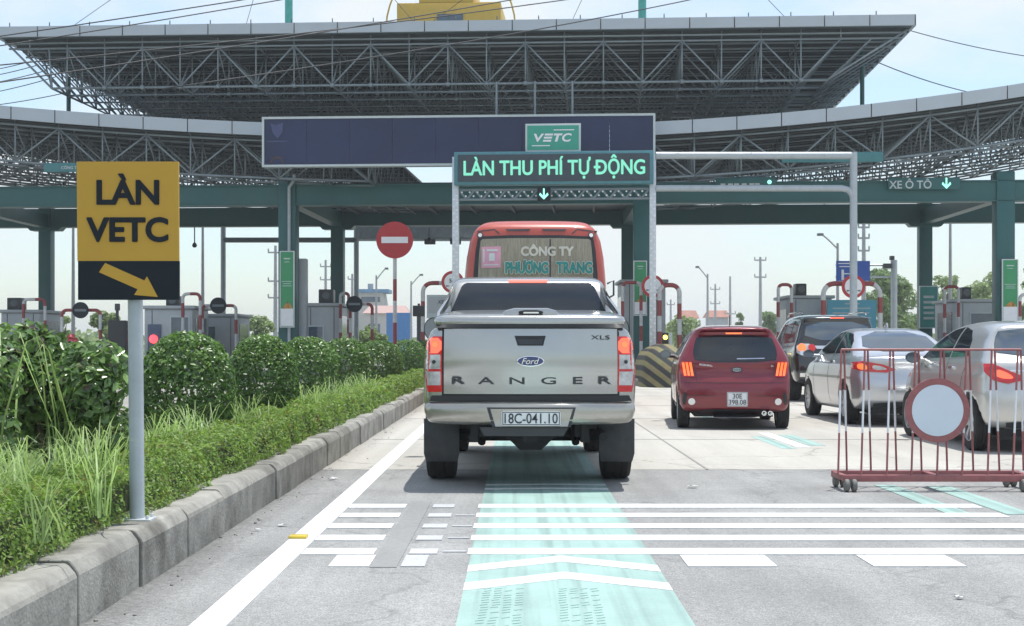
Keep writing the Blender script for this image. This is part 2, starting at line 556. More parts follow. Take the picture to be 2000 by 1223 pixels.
M['road_joint'] = mat('road_joint', (0.24, 0.235, 0.22), .9)
M['steel'] = mat('truss_steel', (0.215, 0.262, 0.285), .5, .25, var=.1, scale=3)
M['steel_dark'] = mat('truss_dark_steel', (0.055, 0.07, 0.075), .6, .1, var=.15, scale=3)
M['roof'] = mat('roof_sheet', (0.10, 0.142, 0.158), .6, .1, var=.1, scale=1.5, streak=(1, .15, 1))
M['fascia'] = mat('fascia_panel', (0.44, 0.49, 0.53), .5, .15, var=.04, scale=1.0)
M['teal'] = mat('teal_paint', (0.018, 0.112, 0.112), .45, 0, var=.08, scale=1.2, dirt=.12)
M['teal_light'] = mat('teal_board', (0.05, 0.19, 0.20), .5, 0, var=.06)
M['mint'] = mat('mint_mast_paint', (0.09, 0.42, 0.36), .5)
M['galv'] = mat('galvanised_steel', (0.60, 0.63, 0.65), .42, .45, var=.1, scale=14)
M['pole_grey'] = mat('grey_pole_paint', (0.42, 0.47, 0.50), .4, .1, var=.06, scale=9, dirt=.18)
M['pipe_dark'] = mat('dark_pipe', (0.14, 0.17, 0.18), .55)
M['navy'] = mat('navy_panel', (0.014, 0.024, 0.078), .35, 0, var=.35, scale=.28, spec=.4)
M['navy_light'] = mat('pale_navy_print', (0.05, 0.065, 0.16), .4, 0)
M['led_face'] = mat('led_panel_face', (0.045, 0.062, 0.078), .55, 0, var=.1, scale=4)
M['led_frame'] = mat('led_frame', (0.07, 0.22, 0.26), .45)
M['led'] = lamp_mat('lit_green_led', (0.16, 0.52, 0.40), (0.22, 0.82, 0.55), .58, .5)
M['led_bright'] = lamp_mat('lit_arrow_led', (0.3, 0.85, 0.7), (0.35, 1.0, 0.78), 1.0, .5)
M['vetc_green'] = mat('sign_green', (0.04, 0.33, 0.24), .45, 0, var=.05)
M['white'] = mat('white_sign_paint', (0.78, 0.79, 0.80), .45, 0, var=.04)
M['off_white'] = mat('pale_sign_print', (0.52, 0.58, 0.58), .5, 0, var=.04)
M['yellow'] = mat('yellow_sign_face', (0.56, 0.32, 0.03), .42, 0, var=.04, scale=3)
M['black_sign'] = mat('black_sign_face', (0.012, 0.018, 0.025), .6, 0, var=.1, spec=.25)
M['black'] = mat('black_plastic', (0.018, 0.02, 0.022), .5, 0, var=.15)
M['dark_trim'] = mat('dark_trim', (0.035, 0.04, 0.045), .42, 0, var=.1)
M['red_sign'] = mat('red_sign_face', (0.43, 0.03, 0.035), .4, 0, var=.05)
M['red_pipe'] = mat('red_pipe_paint', (0.27, 0.05, 0.05), .5, 0, var=.15, scale=15)
M['white_pipe'] = mat('white_pipe_paint', (0.56, 0.57, 0.56), .5, 0, var=.08, scale=15, dirt=.25)
M['barrier_red'] = mat('barrier_red_paint', (0.30, 0.10, 0.10), .5, 0, var=.15, scale=20, dirt=.2)
M['barrier_white'] = mat('barrier_white_paint', (0.70, 0.72, 0.74), .5, 0, var=.06)
M['pale_disc'] = mat('pale_disc_face', (0.60, 0.67, 0.74), .35, 0, var=.05, scale=3)
M['booth'] = mat('booth_panel', (0.46, 0.49, 0.50), .5, .1, var=.07, scale=2, dirt=.1)
M['booth_dark'] = mat('booth_trim', (0.10, 0.12, 0.13), .5)
M['glass_blue'] = mat('booth_glass', (0.07, 0.11, 0.15), .08, 0, var=.3, scale=1.5, spec=.8)
M['banner_green'] = mat('banner_green', (0.045, 0.30, 0.12), .5, 0, var=.06)
M['banner_teal'] = mat('notice_teal', (0.06, 0.30, 0.26), .5, 0, var=.05)
M['blue_sign'] = mat('blue_sign', (0.03, 0.10, 0.42), .45, 0, var=.05)
M['cyan_sign'] = mat('light_blue_sign', (0.10, 0.42, 0.55), .45, 0, var=.1, scale=1)
M['amber'] = lamp_mat('amber_lamp', (.9, .6, .05), (1, .62, .08), 6)
M['red_lamp'] = lamp_mat('red_signal_lamp', (.8, .03, .04), (1, .06, .08), 2.5)
M['stripe_black'] = mat('black_stripe_paint', (0.035, 0.038, 0.04), .6, 0, dirt=.2)
M['stripe_yellow'] = mat('faded_yellow_paint', (0.36, 0.30, 0.13), .65, 0, var=.15, dirt=.4)
M['yellow_box'] = mat('yellow_cladding', (0.62, 0.40, 0.07), .5, 0, var=.06)
M['wire'] = mat('cable', (0.035, 0.04, 0.045), .6)
M['pole_far'] = mat('far_pole_concrete', (0.34, 0.36, 0.37), .7)
M['brick_red'] = mat('red_roof_tiles', (0.34, 0.17, 0.13), .8, 0, var=.15, scale=2)  # tile red dulled, distance haze mixed into the colour
M['plaster'] = mat('house_plaster', (0.50, 0.49, 0.46), .8, 0, var=.08)
M['tower_blue'] = mat('blue_building_panel', (0.12, 0.26, 0.42), .6)
M['hoarding'] = mat('blue_hoarding', (0.06, 0.20, 0.45), .6)
# vehicles
M['tyre'] = mat('tyre_rubber', (0.018, 0.018, 0.018), .85, 0, var=.2, scale=20)
M['flap'] = mat('mud_flap_rubber', (0.035, 0.038, 0.043), .55, 0, var=.25, scale=12, dirt=.3)
M['rim'] = mat('alloy_rim', (0.55, 0.56, 0.57), .3, .8, var=.05)
M['underbody'] = mat('underbody', (0.02, 0.022, 0.024), .8, 0, var=.2)
M['glass'] = mat('tinted_glass', (0.012, 0.017, 0.022), .04, 0, var=.3, scale=3, spec=.7)
M['glass_sky'] = mat('rear_screen_glass', (0.17, 0.20, 0.225), .09, .75, var=.12, scale=2, spec=.8)
M['ranger_paint'] = mat('silver_beige_paint', (0.45, 0.455, 0.435), .24, .82, var=.03, scale=2, coat=.6)
M['ranger_bumper'] = mat('bumper_satin', (0.44, 0.425, 0.38), .27, .82, var=.04, scale=3, coat=.2)
M['red_paint'] = mat('red_car_paint', (0.185, 0.009, 0.022), .30, .25, var=.05, coat=.9)
M['black_paint'] = mat('black_car_paint', (0.008, 0.010, 0.012), .14, 0, var=.1, coat=1.0)
M['silver_paint'] = mat('silver_car_paint', (0.52, 0.54, 0.57), .28, .7, var=.03, coat=.8)
M['champagne_paint'] = mat('pale_silver_paint', (0.56, 0.56, 0.54), .28, .65, var=.03, coat=.8)
M['bus_paint'] = mat('bus_orange_red_paint', (0.41, 0.062, 0.038), .35, 0, var=.05, scale=1.5, coat=.5)
M['curtain'] = mat('beige_curtain', (0.27, 0.25, 0.19), .85, 0, var=.28, scale=5, streak=(9, 1, 1))
M['chrome'] = mat('chrome_trim', (0.75, 0.76, 0.78), .12, 1.0, var=.03)
M['plate'] = mat('number_plate', (0.74, 0.76, 0.77), .4, 0, var=.03)
M['ink'] = mat('plate_ink', (0.03, 0.035, 0.045), .5)
M['lamp_red'] = lamp_mat('tail_lamp_red', (0.50, 0.015, 0.02), (1, .03, .03), .08)
M['lamp_brake'] = lamp_mat('lit_brake_lamp', (0.8, 0.06, 0.03), (1.0, 0.13, 0.06), 1.3)
M['lamp_hot'] = lamp_mat('lit_lamp_bulb', (0.7, 0.15, 0.05), (1.0, 0.21, 0.05), .95)
M['lamp_clear'] = mat('clear_lamp_lens', (0.50, 0.51, 0.52), .12, .3, var=.25, scale=25, coat=.8)
M['lamp_white'] = mat('white_reflector', (0.78, 0.78, 0.76), .15, 0, var=.05, coat=.8)
M['logo_blue'] = mat('blue_enamel', (0.02, 0.045, 0.16), .2, .2, coat=.8)
M['pink'] = mat('pink_sticker', (0.60, 0.30, 0.38), .6, 0, var=.1)
M['teal_ink'] = mat('teal_lettering', (0.03, 0.24, 0.22), .6)
M['cream_ink'] = mat('cream_lettering', (0.62, 0.60, 0.52), .6)
# plants
M['bush'] = leaf_mat('clipped_bush_leaves', (0.042, 0.10, 0.03), (0.18, 0.30, 0.07), 11, .30, .30)
M['hedge'] = leaf_mat('hedge_leaves', (0.095, 0.17, 0.035), (0.25, 0.37, 0.085), 10, .38, .5, other=(0.20, 0.19, 0.05))
M['shrub'] = leaf_mat('broad_shrub_leaves', (0.05, 0.11, 0.035), (0.22, 0.34, 0.11), 8, .30, .24, other=(0.09, 0.06, 0.05))
M['grass'] = leaf_mat('grass_blades', (0.20, 0.31, 0.09), (0.37, 0.49, 0.20), 6, .4, .45)
M['tree'] = leaf_mat('tree_leaves', (0.10, 0.17, 0.07), (0.24, 0.33, 0.13), 1.2, .3, .5)
M['tree_pale'] = leaf_mat('pale_tree_leaves', (0.15, 0.22, 0.09), (0.31, 0.39, 0.17), 1.0, .35, .5)
M['bark'] = mat('bark', (0.10, 0.08, 0.055), .9, 0, var=.3, bump=.5)
M['flower'] = mat('pink_petals', (0.50, 0.10, 0.12), .5)
M['litter'] = mat('paper_litter', (0.55, 0.55, 0.54), .7)
# ------------------------------------------------------------------ the setting: ground, roads, kerb, markings
def sheet(name, x0, x1, y0, y1, z, m, kind='structure', step=0):
    mb = MB()
    mb.add([(x0, y0, z), (x1, y0, z), (x1, y1, z), (x0, y1, z)], [(0, 1, 2, 3)])
    o = mb.build(name, m, smooth=False, fast=True)
    o.data.polygons.foreach_set('use_smooth', [False])
    if kind: o['kind'] = kind
    return o

sheet('ground', -700, 700, -40, 1300, -0.05, M['earth'])
sheet('concrete_road', -70, 80, 13.7, 190, 0.0, M['concrete'])
sheet('asphalt_road', -70, 80, -25, 13.696, -0.002, M['asphalt'])

def ground_quad(mb, x0, x1, y0, y1, z):
    mb.add([(x0, y0, z), (x1, y0, z), (x1, y1, z), (x0, y1, z)], [(0, 1, 2, 3)])

def marks(name, quads, m, z):
    mb = MB()
    for q in quads:
        if len(q) == 4 and not isinstance(q[0], tuple): q = [(q[0], q[2]), (q[1], q[2]), (q[1], q[3]), (q[0], q[3])]
        mb.prism(q, -.01, z, 'z')
    o = mb.build(name, m, smooth=False)
    o['kind'] = 'structure'
    return o

GL, GR = -0.255, 0.765
marks('green_lane_marking', [(GL, GR, -8, 70)], M['green_lane'], 0.002)
rows = [10.6, 10.03, 9.44, 8.86, 8.28]
q = []
for i, y in enumerate(rows):
    q += [(-1.225, -0.81, y - .12, y + .12), (GL - .02, 3.42 if i < 2 else 3.9, y - .12, y + .12)]
q += [(.93, 1.41, 7.72, 8.13), (1.93, 2.43, 7.72, 8.13), (-1.01, -.79, 7.72, 8.13)]
for ye, ya in ((7.64, 7.99), (7.07, 7.42)):
    xm = (GL + GR) / 2
    q += [[(GL, ye - .11), (xm, ya - .11), (xm, ya + .11), (GL, ye + .11)],
          [(xm, ya - .11), (GR, ye - .11), (GR, ye + .11), (xm, ya + .11)]]
for ye in (12.2, 11.85):
    q += [[(GL, ye - .05), (xm, ye + .02), (xm, ye + .11), (GL, ye + .04)], [(xm, ye + .02), (GR, ye - .05), (GR, ye + .04), (xm, ye + .11)]]
marks('white_rumble_marking', q, M['white_line'], 0.0045)
marks('worn_rumble_marking', [(-.61, -.45, y - .1, y + .1) for y in rows] + [(-.62, -.49, 7.72, 8.13)] +
      [(-.42, GL - .03, y - .02, y + .02) for y in rows[1:]], M['white_worn'], 0.0045)
marks('road_patch', [(-.785, -.64, 7.7, 10.9)], M['asphalt_new'], 0.0022)
marks('edge_line_marking', [(-1.387, -1.23, -8, 60)], M['white_line'], 0.0045)
marks('green_dash_marking', [(3.05, 3.22, y, y + 2.2) for y in (10.0, 16.4, 23)] + [(3.46, 3.66, y, y + 2.0) for y in (10.1, 16.9, 23.3)], M['green_lane'], 0.0022)
marks('white_dash_marking', [(3.26, 3.42, 16.6, 19.3), (3.26, 3.42, 22.6, 25)], M['white_line'], 0.0045)
marks('concrete_joint', [(-1.8, 60, y, y + .025) for y in range(18, 66, 5)] + [(1.82, 1.845, 13.7, 60), (5.6, 5.625, 13.7, 60), (9.4, 9.425, 13.7, 60)], M['road_joint'], 0.003)
marks('rubber_streak_marking', [[(-.115, 7.9), (-.075, 7.9), (-.06, 12), (-.10, 12)], [(.005, 8.1), (.03, 8.1), (.035, 12.1), (.012, 12.1)]], M['rubber_mark'], 0.003)
# tyre tread printed across the green lane
tq = []
rt = random.Random(4)
for x0, y0, y1 in ((-.19, 5.2, 7.0), (.165, 4.7, 7.05)):
    y = y0
    while y < y1:
        for k in range(4):
            xa = x0 + k * .052 + rt.uniform(-.004, .004) + (y - y0) * .02
            if rt.random() < .85:
                tq.append([(xa, y), (xa + .036, y + .02), (xa + .036, y + .045), (xa, y + .026)])
        y += .062
marks('tyre_tread_marking', tq, M['rubber_mark'], 0.0045)

KX = -1.85
def kerb_run(name, x, sgn, y0, y1, label):
    mb = MB()
    y = y0
    rk = random.Random(3)
    while y < y1:
        g = 0.028 + (rk.random() < .2) * .03
        o = rk.uniform(-.008, .008); h = .275 + rk.uniform(-.008, .008)
        w = .22
        prof = [(0, -.05), (0, .215), (-.008, .235), (-.035, h - .01), (-.05, h), (-w, h), (-w, -.05)]
        prof = [(x + o + sgn * (-a) * -1, b) for a, b in prof]
        mb.prism(prof, y, y + 1.0 - g, 'y')
        y += 1.0
    ob = mb.build(name, M['kerb'], bevel=.005, seg=1, angle=.3)
    ob['kind'] = 'structure'
    mb = MB(); mb.bx(x - sgn * .20, x - sgn * .03, y0, y1, -.04, .19)
    f = mb.build('kerb_mortar', M['joint'], smooth=False); f['kind'] = 'structure'
kerb_run('kerb', KX, 1, -1.9, 50, '')
kerb_run('kerb', -4.75, -1, -1.9, 50, '')
sheet('planted_strip', -4.6, KX - .15, -2, 50, 0.235, M['soil'])
# gutter dust along the kerb foot
mb = MB()
rg = random.Random(8)
for k in range(120):
    y = 3 + 30 * rg.random() ** 1.6; x = KX + .02 + abs(rg.gauss(0, .09)); s_ = rg.uniform(.002, .008)
    mb.box((x, y, s_ * .3), (s_ * 2, s_ * 1.6, s_), rg.random() * 3)
gd = mb.build('gutter_grit', M['kerb'], smooth=False, fast=True); gd['kind'] = 'stuff'

# raised toll islands
TH = 0.06
CT, ST = math.cos(TH), math.sin(TH)
PY0 = 48.5
def PL(s, d):
    return (s * CT + d * ST, PY0 - s * ST + d * CT)
def s_of(px, d):
    u = (px - VPX) / FOC
    return (u * (PY0 + d * CT) - d * ST) / (CT + u * ST)
def z_of(px, py, d):
    return zz(py, PL(s_of(px, d), d)[1])
ISL = [(-19.2, 47), (-13.2, 47), (-7.3, 47), (-3.3, 50.2), (4.35, 40.5), (10.55, 43), (17.0, 43)]
for x, y0 in ISL:
    mb = MB()
    pts = [(x + 1.0, 74), (x - 1.0, 74)] + [(x + math.cos(a) * 1.0, y0 + 1 + math.sin(a) * 1.0) for a in np.linspace(math.pi, 2 * math.pi, 13)]
    mb.prism(pts, -.04, .2, 'z')
    o = mb.build('toll_island', M['kerb'], bevel=.03); o['kind'] = 'structure'

# striped concrete noses in front of islands
def stripe_material():
    m, N, L, b = principled('diagonal_hazard_stripes')
    tc = N.new("ShaderNodeTexCoord"); mp = N.new("ShaderNodeMapping")
    mp.inputs['Rotation'].default_value = (0, math.radians(52), 0)
    wv = N.new("ShaderNodeTexWave"); wv.inputs['Scale'].default_value = 1.15; wv.inputs['Distortion'].default_value = .6
    wv.inputs['Detail Scale'].default_value = .6
    rp = N.new("ShaderNodeValToRGB"); rp.color_ramp.interpolation = 'CONSTANT'
    rp.color_ramp.elements[0].color = (0.04, 0.043, 0.043, 1)
    rp.color_ramp.elements[1].position = .5; rp.color_ramp.elements[1].color = (0.30, 0.26, 0.12, 1)
    nz = N.new("ShaderNodeTexNoise"); nz.inputs['Scale'].default_value = 7; nz.inputs['Detail'].default_value = 8
    mx = N.new("ShaderNodeMixRGB"); mx.blend_type = 'MULTIPLY'; mx.inputs['Fac'].default_value = .6
    L.new(tc.outputs['Object'], mp.inputs['Vector']); L.new(mp.outputs['Vector'], wv.inputs['Vector'])
    L.new(wv.outputs['Fac'], rp.inputs['Fac']); L.new(tc.outputs['Object'], nz.inputs['Vector'])
    L.new(rp.outputs['Color'], mx.inputs['Color1']); L.new(nz.outputs['Color'], mx.inputs['Color2'])
    L.new(mx.outputs['Color'], b.inputs['Base Color']); b.inputs['Roughness'].default_value = .7
    return m
M['hazard'] = stripe_material()
def nose(x, y, w, h, length, label):
    mb = MB()
    n, rings = 22, 7
    vs, fs = [], []
    for k in range(rings + 1):
        t = k / rings
        rr = math.sqrt(max(0, 1 - t ** 2.2)) * .97 + .03
        for i in range(n + 1):
            a = math.pi + math.pi * i / n
            vs.append((math.cos(a) * w / 2 * (rr ** .7), math.sin(a) * length * rr + .0, t * h))
        vs.append((w / 2 * (rr ** .7), 2.5, t * h)); vs.append((-w / 2 * (rr ** .7), 2.5, t * h))
    m_ = n + 3
    for k in range(rings):
        for i in range(m_):
            j = (i + 1) % m_
            fs.append((k * m_ + i, k * m_ + j, (k + 1) * m_ + j, (k + 1) * m_ + i))
    fs.append(tuple(range(rings * m_, rings * m_ + m_)))
    mb.add(vs, fs)
    o = mb.build('crash_nose', M['hazard'], angle=1.0)
    o.location = (x, y, 0)
    tag(o, label, 'crash barrier', 'striped noses of the toll islands')
    return o
nose(xx(1296, 39.5) + .15, 40.3, 1.45, 1.2, 1.0, 'black and yellow striped concrete nose left of the red hatchback')
nose(10.55, 42.8, 1.4, 1.2, 1.0, 'black and yellow striped concrete nose hidden behind the black SUV')

# ------------------------------------------------------------------ toll plaza
def local_root(name, label, cat, group=None):
    return thing(name, label, cat, (0, PY0, 0), -TH, group)

# upper canopy -----------------------------------------------------
up = local_root('main_canopy', 'large flat upper canopy roof with a deep grey space frame under it', 'canopy')
D0, D1 = -2.3, 18.0
SL, SR = s_of(-8, D0), s_of(1787, D0)
ZT, ZB = 11.64, 11.30
def fascia_line(mb, jb, pts, h, th, pitch):
    """vertical panels along a polyline of (s, d, ztop)"""
    for (a, b) in zip(pts[:-1], pts[1:]):
        a, b = Vector(a), Vector(b)
        dv = Vector((b.x - a.x, b.y - a.y, 0)).normalized()
        nv = Vector((dv.y, -dv.x, 0)) * th / 2
        dn = Vector((0, 0, -h))
        mb.add([a + nv, b + nv, b + nv + dn, a + nv + dn, a - nv, b - nv, b - nv + dn, a - nv + dn],
               [(0, 1, 2, 3), (5, 4, 7, 6), (4, 5, 1, 0), (3, 2, 6, 7), (4, 0, 3, 7), (1, 5, 6, 2)])
        j = MB(); j.tube(b + nv * 1.02, b + nv * 1.02 + dn, .016, 4); j.build('fascia_joint', M['joint'], jb, fast=True)
fb, jb = MB(), up
n = 21
fascia_line(fb, jb, [(SL + (SR - SL) * i / n, D0, ZT) for i in range(n + 1)], ZT - ZB, .1, 1.38)
fascia_line(fb, jb, [(SR, D0 + .06 + (D1 - D0) * i / 14, ZT) for i in range(15)], ZT - ZB, .1, 1.38)
fascia_line(fb, jb, [(SL, D1 - (D1 - D0 - .06) * i / 14, ZT) for i in range(15)], ZT - ZB, .1, 1.38)
fb.build('fascia', M['fascia'], up, smooth=False)
mb = MB(); mb.bx(SL + .07, SR - .07, D0 + .07, D1, ZB + .02, ZB + .1)
mb.build('roof_sheet', M['roof'], up, smooth=False)
for i in range(22):
    s_ = SL + .4 + i * 1.345
    rb = MB(); rb.tube((s_, D0 + .15, ZT - .05), (s_, D0 + .15, ZT + .17), .018, 5)
    rb.build('lightning_rod', M['steel_dark'], up, fast=True)
d_ = D0 + .5
while d_ < D1:
    pb = MB(); pb.bx(SL + .1, SR - .1, d_ - .04, d_ + .04, ZB - .12, ZB + .01)
    d_ += 1.0
    pb.build('purlin', M['steel_dark'], up, smooth=False)
tb = MB(); tn = MB()
bay = 1.265
ztop, zbot = 10.98, 9.66
cols_ = []
s_ = SL + 1.0
while s_ < SR - 1.0:
    cols_.append(s_); s_ += bay
b0, b1 = SL + 1.75, SR - 2.7
RSP = 1.4
nrow = 13
for j in range(nrow):
    d = D0 + .35 + j * RSP
    first = j == 0
    r = .033 if j < 2 else .026
    T = tb
    T.tube((SL + .3, d, ztop), (SR - .3, d, ztop), r * 1.1, 6)
    T.tube((SL + .2, d, ZB - .14), (SR - .2, d, ZB - .14), r, 5)
    zb = zbot
    T.tube((b0, d, zb), (b1, d, zb), r * 1.25, 6)
    for i, s in enumerate(cols_):
        inb = b0 - .2 <= s <= b1 + .2
        T.tube((s, d, zb if inb else ztop), (s, d, ZB), r * .8, 5)
        if i % 2 == 1:
            for k in (-1, 1):
                s2 = s + k * bay
                if b0 - .3 <= s2 <= b1 + .3:
                    T.tube((s, d, ztop), (s2, d, zb), r * .95, 5)
        if j < nrow - 1 and inb:
            if i % 2 == 0:
                T.tube((s, d, zb), (s, d + RSP, ztop), r * .8, 5)
                T.tube((s, d, zb), (s, d + RSP, zb), r * .8, 5)
            else:
                T.tube((s, d, ztop), (s, d + RSP, zb), r * .7, 5)
            T.tube((s, d, ztop), (s, d + RSP, ztop), r * .7, 5)
        if inb and j < 4:
            tb.box((s, d, zb), (.12, .12, .12))
    # sloping side members
    T.tube((b0, d, zb), (SL + .15, d, ZB - .05), r * 1.1, 6)
    T.tube((b1, d, zb), (SR - .15, d, ZB - .05), r * 1.1, 6)
    T.tube((b0, d, zb), (b0 - .1, d, ztop), r, 5)
    if j < nrow - 1:
        T.tube((b0, d, zb), (SL + .9, d + RSP, ztop), r * .8, 5)
        T.tube((SL + .9, d, ztop), (b0, d + RSP, zb), r * .8, 5)
        T.tube((b1, d, zb), (SR - 1.3, d + RSP, ztop), r * .8, 5)
        T.tube((SR - 1.3, d, ztop), (b1, d + RSP, zb), r * .8, 5)
        for e in (b0, b1): T.tube((e, d, zb), (e, d + RSP, zb), r * 1.1, 6)
        for e in (SL + .9, SR - 1.3): T.tube((e, d, ztop), (e, d + RSP, ztop), r, 6)
tb.build('space_frame', M['steel'], up, fast=True)
# hanging rods that carry the big panel
for px in (970, 1045, 1118):
    mb = MB(); mb.tube((s_of(px, -2), -2.05, 8.4), (s_of(px, -2), -2.05, 9.7), .04, 6)
    mb.build('hanger_rod', M['steel'], up)
# posts either side
for px, za in ((1684, 9.0), (134, 8.5)):
    mb = MB(); mb.tube((s_of(px, 1), 1, za), (s_of(px, 1), 1, 11.2 if px > 1000 else 10.6), .075, 10)
    mb.build('edge_post', M['teal'], up)
for s in (-7.76, 4.27):
    mb = MB(); mb.tube((s, 0, 11.4), (s, 0, 17.5), .135, 12)
    mb.build('mast', M['mint'], up)
    for k, (ex, ed) in enumerate(((-7, -1.8), (4.6, -1.8), (-3.2, 5))):
        c = MB(); c.tube((s, 0, 17.2), (s + ex, ed, 11.65), .010, 5)
        c.build('stay_cable', M['wire'], up)

# yellow structure on the roof
yx0, yx1 = s_of(775, 1.5), s_of(978, 1.5)
yb = local_root('roof_cabin', 'yellow box-shaped cabin standing on top of the upper canopy', 'roof cabin')
mb = MB(); mb.bx(yx0, yx1, 1.5, 4.2, 11.45, 13.15)
mb.bx(s_of(818, 1.5), s_of(925, 1.5), 1.5, 4.0, 13.15, 13.9)
mb.build('wall', M['yellow_box'], yb, bevel=.03)
mb = MB(); mb.bx(s_of(853, 1.4), s_of(904, 1.4), 1.46, 1.6, 12.5, 12.74); mb.build('window', M['glass_blue'], yb)
for sg, px in ((-1, 752), (1, 1006)):
    s_ = s_of(px, 1.4)
    mb = MB(); mb.path([(s_, 1.6, 11.5), (s_, 1.6, 12.2), (s_ - sg * .04, 1.6, 12.7), (s_ - sg * .14, 1.6, 13.1), (s_ - sg * .3, 1.6, 13.5), (s_ - sg * .6, 1.6, 13.8)], .03, 8)
    mb.build('curved_bracket', M['yellow_box'], yb)

# wing canopies ----------------------------------------------------
def wing_z(s): return 8.27 + (.0029 if s < 0 else .0046) * s * s
def wing(sa, sb, label):
    root = local_root('wing_canopy', label, 'canopy', 'lower wing canopies of the toll plaza')
    d0, d1 = -1.95, 12.5
    fb, jb = MB(), root
    n = int(abs(sb - sa) / 1.42)
    ss = [sa + (sb - sa) * i / n for i in range(n + 1)]
    fascia_line(fb, jb, [(s, d0, wing_z(s)) for s in ss], .42, .1, 1.4)
    fb.build('fascia', M['fascia'], root, smooth=False)
    rb = MB()
    for a, b in zip(ss[:-1], ss[1:]):
        za, zb_ = wing_z(a) - .30, wing_z(b) - .30
        rb.add([(a, d0 + .07, za), (b, d0 + .07, zb_), (b, d1, zb_), (a, d1, za),
                (a, d0 + .07, za + .08), (b, d0 + .07, zb_ + .08), (b, d1, zb_ + .08), (a, d1, za + .08)],
               [(0, 1, 2, 3), (7, 6, 5, 4), (0, 4, 5, 1), (3, 2, 6, 7), (0, 3, 7, 4), (1, 5, 6, 2)])
    rb.build('roof_sheet', M['roof'], root, smooth=False)
    T = MB()
    step = 1.45
    m = int(abs(sb - sa) / step)
    gs = [sa + (sb - sa) * i / m for i in range(m + 1)]
    rsp = 1.4
    nr = 10
    for j in range(nr):
        d = d0 + .3 + j * rsp
        r = .035 if j < 2 else .028
        for i, s in enumerate(gs):
            zt, zb_ = wing_z(s) - .55, wing_z(s) - 1.78
            T.tube((s, d, zb_), (s, d, zt + .2), r * .85, 5)
            if i < m:
                s2 = gs[i + 1]; z2t, z2b = wing_z(s2) - .55, wing_z(s2) - 1.78
                T.tube((s, d, zt), (s2, d, z2t), r * 1.1, 5)
                T.tube((s, d, zb_), (s2, d, z2b), r * 1.25, 5)
                if i % 2 == 0: T.tube((s, d, zt), (s2, d, z2b), r, 5)
                else: T.tube((s, d, zb_), (s2, d, z2t), r, 5)
            if j < nr - 1:
                T.tube((s, d, zt), (s, d + rsp, zb_), r * .75, 5)
                T.tube((s, d, zb_), (s, d + rsp, zb_), r * .9, 5)
                if i % 2: T.tube((s, d, zb_), (s, d + rsp, zt), r * .7, 5)
                if i < m and (i + j) % 2: T.tube((s, d, zb_), (gs[i + 1], d + rsp, wing_z(gs[i + 1]) - 1.78), r * .7, 5)
    T.build('space_frame', M['steel'], root, fast=True)
    for j in range(nr):
        for e in (.6, 1.2):
            P = MB(); d = d0 + .3 + j * rsp + e
            P.path([(s, d, wing_z(s) - .35) for s in gs], .04, 4)
            P.build('purlin', M['steel_dark'], root, fast=True)
    return root
wing(-30, s_of(735, 0), 'lower wing canopy rising to the left behind the yellow sign')
wing(s_of(1262, 0), 30, 'lower wing canopy rising to the right above the row of cars')

# portal frame of columns and beams ---------------------------------
fr = local_root('portal_frame', 'teal steel frame of columns and beams carrying the toll canopies', 'steel frame')
FC = [-19.75, -7.76, 4.27, 16.2]
DB = 10.5
for s in FC:
    mb = MB(); mb.bx(s - .3, s + .3, -.3, .3, 0, 6.9)
    mb.bx(s - .42, s + .42, -.42, .42, 0, .5); mb.build('front_column', M['teal'], fr, bevel=.03)
    mb = MB()
    sb_ = s_of({-19.75: 91, -7.76: 660, 4.27: 1226, 16.2: 1806}[s], DB)
    mb.bx(sb_ - .26, sb_ + .26, DB - .26, DB + .26, 0, 7.6); mb.build('rear_column', M['teal'], fr, bevel=.03)
    mb = MB()                                  # side beam with haunches
    mb.add([(s - .2, .3, 6.0), (s + .2, .3, 6.0), (sb_ + .2, DB - .3, 6.05), (sb_ - .2, DB - .3, 6.05),
            (s - .2, .3, 6.5), (s + .2, .3, 6.5), (sb_ + .2, DB - .3, 6.6), (sb_ - .2, DB - .3, 6.6)],
           [(0, 3, 2, 1), (4, 5, 6, 7), (0, 1, 5, 4), (1, 2, 6, 5), (2, 3, 7, 6), (3, 0, 4, 7)])
    mb.build('side_beam', M['teal'], fr)
    mb = MB()
    mb.prism([(sb_ - .75, 6.1), (sb_ + .75, 6.1), (sb_ + .6, 5.94), (sb_ - .6, 5.94)], DB - .28, DB + .28)
    mb.build('haunch', M['teal'], fr)
mb = MB()
mb.bx(-30, 30, -.22, .22, 5.95, 6.57); mb.bx(-30, 30, -.3, .3, 5.91, 5.95); mb.bx(-30, 30, -.3, .3, 6.57, 6.61)
mb.build('front_beam', M['teal'], fr, smooth=False)
mb = MB(); mb.bx(-30, 30, DB - .2, DB + .2, 6.12, 6.86); mb.bx(-30, 30, DB - .28, DB + .28, 6.08, 6.12)
mb.build('rear_beam', M['teal'], fr, smooth=False)
mb = MB(); mb.bx(-7.3, 4.0, .5, DB - .4, 6.62, 6.74)
for s in np.arange(-7, 4, 1.6): mb.bx(s - .05, s + .05, .5, DB - .4, 6.5, 6.62)
mb.build('service_deck', M['steel_dark'], fr, smooth=False)
for d, z in ((2.6, 6.78), (5.2, 6.9)):
    for a, b in ((-30, -8.2), (4.8, 30)):
        mb = MB(); mb.tube((a, d, z), (b, d, z), .05, 6)
        for s in np.arange(a + 1, b - .2, 1.9): mb.tube((s, d, z - .3), (s, d, z + .5), .03, 5)
        mb.build('cable_conduit', M['steel_dark'], fr)
for px, pyb in ((380, 485), (1610, 430), (838, 472), (1600, 432)):
    pass
dp = MB(); s_ = -7.76 + .12
dp.path([(s_ + .15, -.4, 6.95), (s_ + .15, -.4, 6.75), (s_ - .02, -.4, 6.5), (s_ - .02, -.4, 6.3), (s_ - .02, -.4, .3)], .055, 10)
